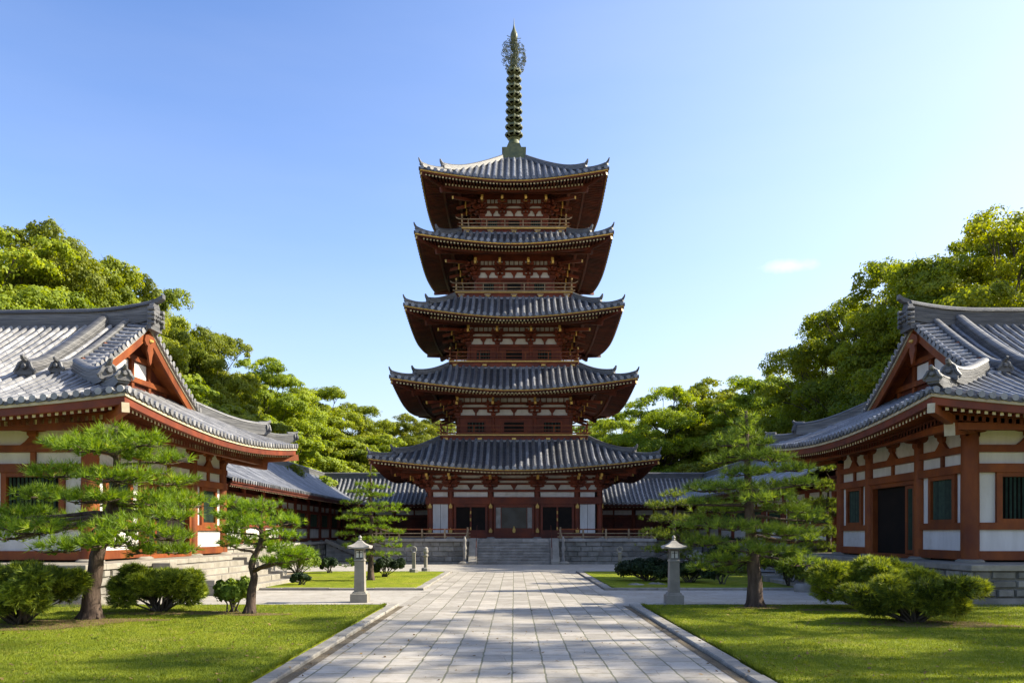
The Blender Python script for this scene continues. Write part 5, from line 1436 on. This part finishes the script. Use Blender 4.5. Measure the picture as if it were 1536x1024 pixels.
# small twisted pine
D = 17.4; X0 = px(374, D)
tr = [(0,0,0), (.05,0,.35), (.10,0,.75), (.02,.0,1.0), (.20,.02,1.35), (.26,0,1.7), (.22,0,2.05), (.30,0,2.4)]
pl = [(388,756,34,0,770),(345,752,26,.2,775),(352,772,30,-.3,790),(402,772,34,.2,785),(432,780,22,-.1,800),(376,784,36,-.4,800),(345,792,26,.4,805),(422,800,28,-.3,815),(362,806,26,.3,818),(400,815,30,.4,822),(430,826,34,-.2,858),(452,832,22,.2,858),(412,838,26,-.4,858),(345,812,20,-.5,830)]
pine('pine_tree', 'small twisted pine with cloud-like pads beside the pale stone steps', (X0, D, .05), tr, pads_from(pl, D, X0, .05, rp), 32, M['needle'], .095, nneed=17, dens=155, ln=(.09,.155), wd=.0062)
# slender tiered pine on the sunlit far lawn
D = 30.0; X0 = px(556, D)
tr = [(0,0,0), (.0,0,1.0), (.03,0,2.0), (-.02,0,3.0), (.0,0,4.0), (0,0,4.15)]
pl = [(556,712,10,0,706),(552,726,26,.1,720),(568,730,24,-.1,722),(538,736,22,0,730),(560,742,34,0,738),(530,752,26,.1,748),(575,756,32,-.2,752),(545,766,36,-.3,760),(588,764,24,.2,762),(525,776,26,.3,775),(570,778,36,.2,776),(548,790,36,-.3,786),(590,796,24,.2,790),(520,800,20,0,800),(562,808,40,-.2,800),(590,818,22,0,812),(530,818,24,.3,812),(572,830,34,-.3,822),(540,840,26,.1,830),(525,846,20,-.3,838)]
pine('pine_tree', 'slender straight pine with separate tiers on the sunlit far lawn', (X0, D, .05), tr, [(a,b,c,d*.9,e*.8,f*.62,q) for a,b,c,d,e,f,q in pads_from(pl, D, X0, .05, rp, .08)], 33, M['needle'], .10, nneed=15, dens=62, ln=(.09,.16), wd=.008)
# tall pine on the shaded lawn
D = 19.0; X0 = px(1133, D)
tr = [(0,0,0), (-.02,0,.8), (-.08,0,1.5), (-.14,0,2.2), (-.17,0,2.9), (-.20,0,3.6), (-.20,0,4.45)]
pl = [(1119,624,12,0,622),(1119,634,20,0,632),(1116,650,34,.1,655),(1090,664,30,-.2,668),(1140,662,26,.2,668),(1100,680,38,.1,685),(1150,684,46,-.3,690),(1075,690,24,.4,690),(1190,700,40,.2,705),(1120,706,44,-.4,705),(1060,730,48,.2,735),(1100,728,40,-.6,735),(1160,730,46,.5,738),(1205,722,34,-.3,740),(1140,746,52,-.8,745),(1040,752,30,-.3,760),
      (1085,762,44,.6,770),(1185,762,50,-.2,768),(1215,776,30,.4,775),(1045,782,40,.2,785),(1100,788,48,-.8,790),(1170,796,54,-.7,800),(1210,806,34,.3,805),(1050,812,38,.5,812),(1125,820,56,-.9,818),(1185,828,44,.4,822),(1080,836,40,-.3,834),(1150,842,48,.6,834),(1206,842,34,-.2,834),(1050,848,30,.3,840),(1100,852,34,.8,840)]
pine('pine_tree', 'tall wide deep green pine on the lawn before the shaded hall', (X0, D, .05), tr, [(a*.9,b,c,d*.88,e*.9,f*.9,q) for a,b,c,d,e,f,q in pads_from(pl, D, X0, .05, rp, .11)], 34, M['needle_d'], .165, nneed=18, dens=82, ln=(.13,.23), wd=.0075)
# darker pines behind it
D = 29.0; X0 = px(1010, D)
tr = [(0,0,0), (.1,0,1.0), (.0,0,2.0), (.1,0,2.9)]
pl = [(1012,740,20,0,745),(990,756,28,.2,760),(1030,752,26,-.2,760),(1000,776,36,0,780),(1040,778,26,.3,780),(985,796,28,.1,800),(1020,802,38,-.3,802),(1050,812,26,.2,815),(1000,822,34,.2,822),(1035,834,36,-.1,830)]
pine('pine_tree', 'dark pine on the shaded far lawn beyond the tall wide pine', (X0, D, .05), tr, pads_from(pl, D, X0, .05, rp, .14), 35, M['needle_d'], .12, nneed=16, dens=80, ln=(.09,.17), wd=.007)
D = 33.5; X0 = px(1240, D)
tr = [(0,0,0), (.1,0,1.2), (.0,0,2.4), (.1,0,3.9)]
pl = [(1240,702,18,0,705),(1222,722,28,.2,725),(1252,730,30,-.2,732),(1230,752,36,0,755),(1255,766,30,.3,770),(1218,776,32,.1,780),(1240,796,38,-.3,795),(1225,818,34,.2,815),(1250,830,30,0,825)]
pine('pine_tree', 'dark pine squeezed behind the far corner of the shaded hall', (X0, D, .05), tr, pads_from(pl, D, X0, .05, rp, .16), 36, M['needle_d'], .13, nneed=16, dens=80, ln=(.1,.18), wd=.008)

# ------------------------------------------------------------------ shrubs
def shrub(label, x, y, rx, ry, h, seed, mat, style='juniper', n=9000, name='shrub', stems=7, group=None, bz=.05, under=.2, lump=.3):
    g = np.random.default_rng(seed); rs = random.Random(seed)
    t = thing(name, label, 'shrub', (x, y, bz), group); mb = MB()
    # lobes carry the sprays
    m = max(14, int(20*rx*ry+16)) if style == 'juniper' else max(7, int(9*rx*ry+7)); lobes = []
    for k in range(m):
        a = 2.39996*k+rs.uniform(-.4, .4); r = math.sqrt((k+.5)/m)*rs.uniform(.72, 1.0)
        lobes.append((rx*r*math.cos(a), ry*r*math.sin(a), h*(under+(1-under)*(rs.choice((.74, .5)) if r < .55 else rs.choice((.30, .55, .62)))*rs.uniform(1-lump*.6, 1+lump*.5)), rs.uniform(.20, .34) if style == 'juniper' else rs.uniform(.26, .4)))
    for (lx, ly, lz, lr) in lobes:
        st = (rs.uniform(-.12, .12), rs.uniform(-.1, .1), -.05)
        md = (lx*.45+rs.uniform(-.05, .05), ly*.45, lz*.38); r0 = .018+.009*rx
        mb.tube([np.array(q)+np.array((x, y, bz)) for q in (st, md, (lx*.8, ly*.8, lz*.72), (lx, ly, lz))], [r0, r0*.7, r0*.5, r0*.2], 6, lump=.1)
        for _ in range(3):
            e = (lx+rs.uniform(-.3, .3)*rx*.6, ly+rs.uniform(-.3, .3)*ry*.6, lz+rs.uniform(-.1, .15)*h)
            mb.tube([np.array(q)+np.array((x, y, bz)) for q in (md, (md[0]*.4+e[0]*.6, md[1]*.4+e[1]*.6, md[2]*.4+e[2]*.6-.03), e)], [r0*.4, r0*.3, .004], 4)
    mb.build('stem', M['bark_g'], t, smooth=True)
    k = n; idx = g.integers(0, m, k); Lb = np.array(lobes)
    d = unit(g.normal(size=(k, 3))+np.array((0, 0, .45)))
    sr = Lb[idx, 3][:, None]*np.array((rx*.9, ry*.9, h*(.62 if style == 'juniper' else .8)))
    P = Lb[idx, :3]+d*sr*g.uniform(.5, 1.08, (k, 1))
    keep = P[:, 2] > h*.08; P = P[keep]; d = d[keep]; idx = idx[keep]
    tone = g.uniform(.3, .75, m)[idx]
    if style == 'juniper':
        U = unit(d*np.array((1., 1., .5))+np.array((0, 0, .22))+g.normal(size=d.shape)*.4)
        V, vv = tufts(P, U, g, 8, (.05, .15), .009, np.clip(tone+g.normal(size=len(P))*.24, 0, 1), (.1, .6))
        me = mesh_fast('leaf_foliage', V, 3, vv, mat)
    else:
        nn = unit(d+g.normal(size=d.shape)*.5+np.array((0, 0, .3)))
        me = mesh_fast('leaf_foliage', leaves(P, nn, g.uniform(.022, .045, len(P))*(1.0 if style == 'leaf' else 1.6), g), 4, np.clip(tone+g.normal(size=len(P))*.14, 0, 1), mat)
    o = bpy.data.objects.new('leaf_foliage', me); COL.objects.link(o); o.parent = t
    return t
shrub('broad low juniper with bare stems at the picture edge on the sunlit lawn', px(28, 15.3), 15.3, 1.0, .9, 1.15, 1, M['juniper'], n=19000, under=.1)
shrub('dark-bellied juniper just behind the largest pine trunk', px(238, 17.9), 17.9, 1.0, .75, .95, 2, M['juniper'], n=16000, under=.08)
shrub('bright leafy sapling bush at the foot of the small twisted pine', px(350, 17.7), 17.7, .42, .38, .72, 3, M['azalea'], 'big', n=5200)
shrub('widest flat-topped juniper on the shaded lawn, nearer the path', px(1365, 15.7), 15.7, 1.22, .85, .95, 4, M['juniper'], n=24000, under=.05)
shrub('juniper partly hidden behind the widest flat-topped one', px(1295, 18.4), 18.4, 1.22, .9, 1.12, 5, M['juniper'], n=21000, under=.05)
shrub('clipped yellow-green azalea dome behind the small twisted pine', px(447, 34.3), 34.3, .95, .8, 1.1, 6, M['azalea'], 'leaf', n=16000, under=.2, lump=.08)
shrub('smaller dark dome beside the clipped yellow-green azalea', px(490, 35), 35.5, .42, .4, .62, 7, M['dkshrub'], 'big', n=4000, under=.2, lump=.08)
shrub('small dark dome shrub beside the slender tiered pine', px(578, 32.3), 32.3, .62, .5, .72, 8, M['dkshrub'], 'big', n=7000, under=.2, lump=.1)
shrub('tiny dark shrub at the near corner of the sunlit far lawn', px(455, 27.5), 27.3, .38, .3, .34, 9, M['dkshrub'], 'big', n=2600, under=.2)
shrub('low dark spreading bush behind the lantern on the shaded side', px(972, 29.5), 29.5, 1.15, .8, .78, 10, M['dkshrub'], 'big', n=13000, under=.15, lump=.12)
shrub('second low dark bush beside the spreading one on the shaded far lawn', px(1035, 28.6), 28.6, .95, .7, .66, 11, M['dkshrub'], 'big', n=9000, under=.15, lump=.12)
shrub('small dark bush near the steps of the shaded hall', px(1082, 27.6), 27.6, .35, .3, .6, 12, M['dkshrub'], 'big', n=2600, under=.3)
shrub('leafy dark bush against the steps of the shaded hall', px(1172, 27.5), 26.8, .55, .5, 1.0, 13, M['juniper'], 'big', n=6000, under=.2)
shrub('dark green bush at the corridor foot beyond the shaded far lawn', px(1100, 45), 45, 1.6, .9, 1.5, 14, M['dkshrub'], 'big', n=9000, under=.1)

# ------------------------------------------------------------------ grass
g = np.random.default_rng(77)
def grass_field(n, xr, yr, name_obj):
    k = n; y = yr[0]+(yr[1]-yr[0])*g.random(k)**1.35; x = g.uniform(xr[0], xr[1], k)
    keep = np.abs(x) < (y*.64+.3); x, y = x[keep], y[keep]; k = len(x)
    an = g.uniform(0, 2*math.pi, k); h = g.uniform(.012, .05, k)*(.6+.4*g.random(k)); w = g.uniform(.003, .006, k)
    ln = g.normal(size=(k, 2))*.014
    b = np.stack([x, y, np.full(k, .031)], 1); dv = np.stack([np.cos(an)*w, np.sin(an)*w, np.zeros(k)], 1)
    tip = b+np.stack([ln[:, 0], ln[:, 1], h], 1)
    patch = .5+.5*np.sin(x*1.7+np.sin(y*1.3)*2)*np.cos(y*1.1+x*.6)
    return np.stack([b-dv, b+dv, tip], 1), np.clip(.18+.4*patch+g.normal(size=k)*.10, 0, 1)
V1, v1 = grass_field(210000, (-13.5, -3.04), (8.6, 19.6), 'l'); V2, v2 = grass_field(210000, (3.04, 13.5), (8.6, 19.6), 'r')
def blades(x, y, h, w, lean, var):
    k = len(x); an = g.uniform(0, 6.28, k); dv = np.stack([np.cos(an)*w, np.sin(an)*w, np.zeros(k)], 1); b = np.stack([x, y, np.full(k, .031)], 1)
    return np.stack([b-dv, b+dv, b+np.stack([g.normal(size=k)*lean, g.normal(size=k)*lean, h], 1)], 1), np.clip(var, 0, 1)
EX = []
for sg in (-1, 1):                       # longer blades left standing along the kerbs
    k = 16000; y = 8.6+11*g.random(k); e = (np.sin(y*3.1+sg)+np.sin(y*7.7)+np.sin(y*17))*.25+.5
    keep = g.random(k) < np.clip(e, .12, 1); y = y[keep]; k = len(y)
    EX.append(blades(sg*(2.99+np.abs(g.normal(size=k))*.035), y, g.uniform(.03, .075, k), .0045, .022, .3+g.normal(size=k)*.2))
kc = 420; cx_ = g.uniform(3.2, 12, kc)*g.choice((-1, 1), kc); cy_ = 9+10.2*g.random(kc)
ix = g.integers(0, kc, 15000); cs = g.uniform(.02, .09, kc)[ix]; tone = g.uniform(.05, .75, kc)[ix]
EX.append(blades(cx_[ix]+g.normal(size=15000)*cs, cy_[ix]+g.normal(size=15000)*cs, g.uniform(.025, .065, 15000), .005, .02, tone+g.normal(size=15000)*.1))
me = mesh_fast('grass', np.concatenate([V1, V2]+[e[0] for e in EX]), 3, np.concatenate([v1, v2]+[e[1] for e in EX]), M['blade'])
o = bpy.data.objects.new('grass', me); COL.objects.link(o); tag(o, 'short mown grass of the front lawns', 'grass', kind='stuff')

# fallen needles and leaves, scattered grit
k = 5200; x = g.uniform(-12, 12, k); y = 9+11*g.random(k)**1.2
keep = (np.abs(x) > 2.4) | (g.random(k) < .25); x, y = x[keep], y[keep]; k = len(x)
z = np.where(np.abs(x) > 3.02, .052, np.where(np.abs(x) > 2.72, .056, .006))
an = g.uniform(0, 6.28, k); l = g.uniform(.012, .04, k); w_ = l*g.uniform(.15, .6, k)
c = np.stack([x, y, z], 1); u = np.stack([np.cos(an), np.sin(an), g.normal(size=k)*.25], 1)*l[:, None]; v = np.stack([-np.sin(an), np.cos(an), g.normal(size=k)*.2], 1)*w_[:, None]
me = mesh_fast('leaf_litter', np.stack([c-u, c+v, c+u, c-v], 1), 4, g.random(k), M['litter'])
o = bpy.data.objects.new('leaf_litter', me); COL.objects.link(o); tag(o, 'fallen brown needles and leaves on the front lawns', 'leaf litter', kind='stuff')
# ------------------------------------------------------------------ light, sky, camera
EL, AZ = 34.0, 8.0            # sun height; degrees behind due right
sd = Vector((math.cos(R(EL))*math.cos(R(AZ)), math.cos(R(EL))*math.sin(R(AZ)), math.sin(R(EL))))
sl = bpy.data.lights.new('sun', 'SUN'); sl.energy = 5.0; sl.angle = R(.53); sl.color = (1.0, .91, .74)
so = bpy.data.objects.new('sun', sl); COL.objects.link(so); so.rotation_euler = sd.to_track_quat('Z', 'Y').to_euler()
w = bpy.data.worlds.new('World'); scene.world = w; w.use_nodes = True; nt = w.node_tree
bg = nt.nodes['Background']
sky = N(nt, 'ShaderNodeTexSky'); sky.sky_type = 'NISHITA'; sky.sun_disc = False; sky.sun_elevation = R(EL); sky.sun_rotation = R(90-AZ)
sky.altitude = 50; sky.air_density = 1.0; sky.dust_density = 2.2; sky.ozone_density = 1.6
# one thin wisp of cloud low above the trees
tc = N(nt, 'ShaderNodeTexCoord')
cdir = Vector(((1187-771)/1250, 1, (800-398)/1250)).normalized()
vs = N(nt, 'ShaderNodeVectorMath', operation='SUBTRACT'); L(nt, tc.outputs['Generated'], vs.inputs[0]); vs.inputs[1].default_value = cdir
mp = N(nt, 'ShaderNodeMapping'); mp.vector_type = 'POINT'; L(nt, vs.outputs[0], mp.inputs[0]); mp.inputs['Rotation'].default_value = (0, R(14), 0); mp.inputs['Scale'].default_value = (36, 26, 150)
ln_ = N(nt, 'ShaderNodeVectorMath', operation='LENGTH'); L(nt, mp.outputs[0], ln_.inputs[0])
cn = N(nt, 'ShaderNodeTexNoise', Scale=26, Detail=7, Roughness=.6); L(nt, tc.outputs['Generated'], cn.inputs['Vector'])
fall = ramp(nt, mathn(nt, 'MULTIPLY_ADD', cn.outputs[0], -2.4, mathn(nt, 'ADD', ln_.outputs['Value'], 1.0)), [(-.0, (1,1,1)), (1.0, (0,0,0))])
sc1 = mixc(nt, 1.0, sky.outputs[0], (.20,.225,.25), 'MULTIPLY')
gm = N(nt, 'ShaderNodeGamma', Gamma=1.42); L(nt, sc1, gm.inputs[0])
sc2 = N(nt, 'ShaderNodeVectorMath', operation='SCALE'); L(nt, gm.outputs[0], sc2.inputs[0]); sc2.inputs['Scale'].default_value = 4.5
# pale haze low in the sky
sz = N(nt, 'ShaderNodeSeparateXYZ'); L(nt, tc.outputs['Generated'], sz.inputs[0])
hz = mathn(nt, 'POWER', mathn(nt, 'SUBTRACT', 1.0, mathn(nt, 'MAXIMUM', sz.outputs[2], 0.0)), 4.6)
hn = N(nt, 'ShaderNodeTexNoise', Scale=2.2, Detail=5, Roughness=.55); hm = N(nt, 'ShaderNodeMapping'); hm.inputs['Scale'].default_value = (1, 1, 5); L(nt, tc.outputs['Generated'], hm.inputs[0]); L(nt, hm.outputs[0], hn.inputs['Vector'])
hf = mathn(nt, 'MULTIPLY_ADD', hn.outputs[0], .14, mathn(nt, 'MULTIPLY', hz, .9))
sdn = N(nt, 'ShaderNodeVectorMath', operation='DOT_PRODUCT'); L(nt, tc.outputs['Generated'], sdn.inputs[0]); sdn.inputs[1].default_value = (math.cos(R(30))*math.cos(R(AZ)), math.cos(R(30))*math.sin(R(AZ)), .5)
au = mathn(nt, 'MULTIPLY', mathn(nt, 'POWER', mathn(nt, 'MAXIMUM', sdn.outputs['Value'], 0.0), 2.0), .75)
hf = mathn(nt, 'MINIMUM', mathn(nt, 'ADD', mathn(nt, 'SUBTRACT', hf, .04), au), 1.0)
skc = mixc(nt, hf, sc2.outputs[0], (3.35, 3.4, 3.55))
cl = mixc(nt, mathn(nt, 'MULTIPLY', fall.outputs[0], .24), skc, (6.5, 6.7, 7.1))
L(nt, cl, bg.inputs[0]); bg.inputs[1].default_value = .135
cam = bpy.data.cameras.new('camera'); co = bpy.data.objects.new('camera', cam); COL.objects.link(co); scene.camera = co
co.location = (0, 0, 1.7); co.rotation_euler = (R(90), 0, 0)
cam.sensor_width = 36; cam.lens = 1250/1536*36; cam.shift_y = (800-512)/1536; cam.shift_x = (768-771)/1536
cam.clip_start = .1; cam.clip_end = 6000
scene.view_settings.view_transform = 'Standard'; scene.view_settings.look = 'None'; scene.view_settings.exposure = 1.2; scene.view_settings.gamma = 1
scene.cycles.max_bounces = 8; scene.cycles.diffuse_bounces = 4; scene.cycles.transmission_bounces = 6; scene.cycles.use_denoising = True
scene.cycles.sample_clamp_indirect = 8
for o in bpy.data.objects:
    for k in ('_org', '_mir'):
        if k in o: del o[k]
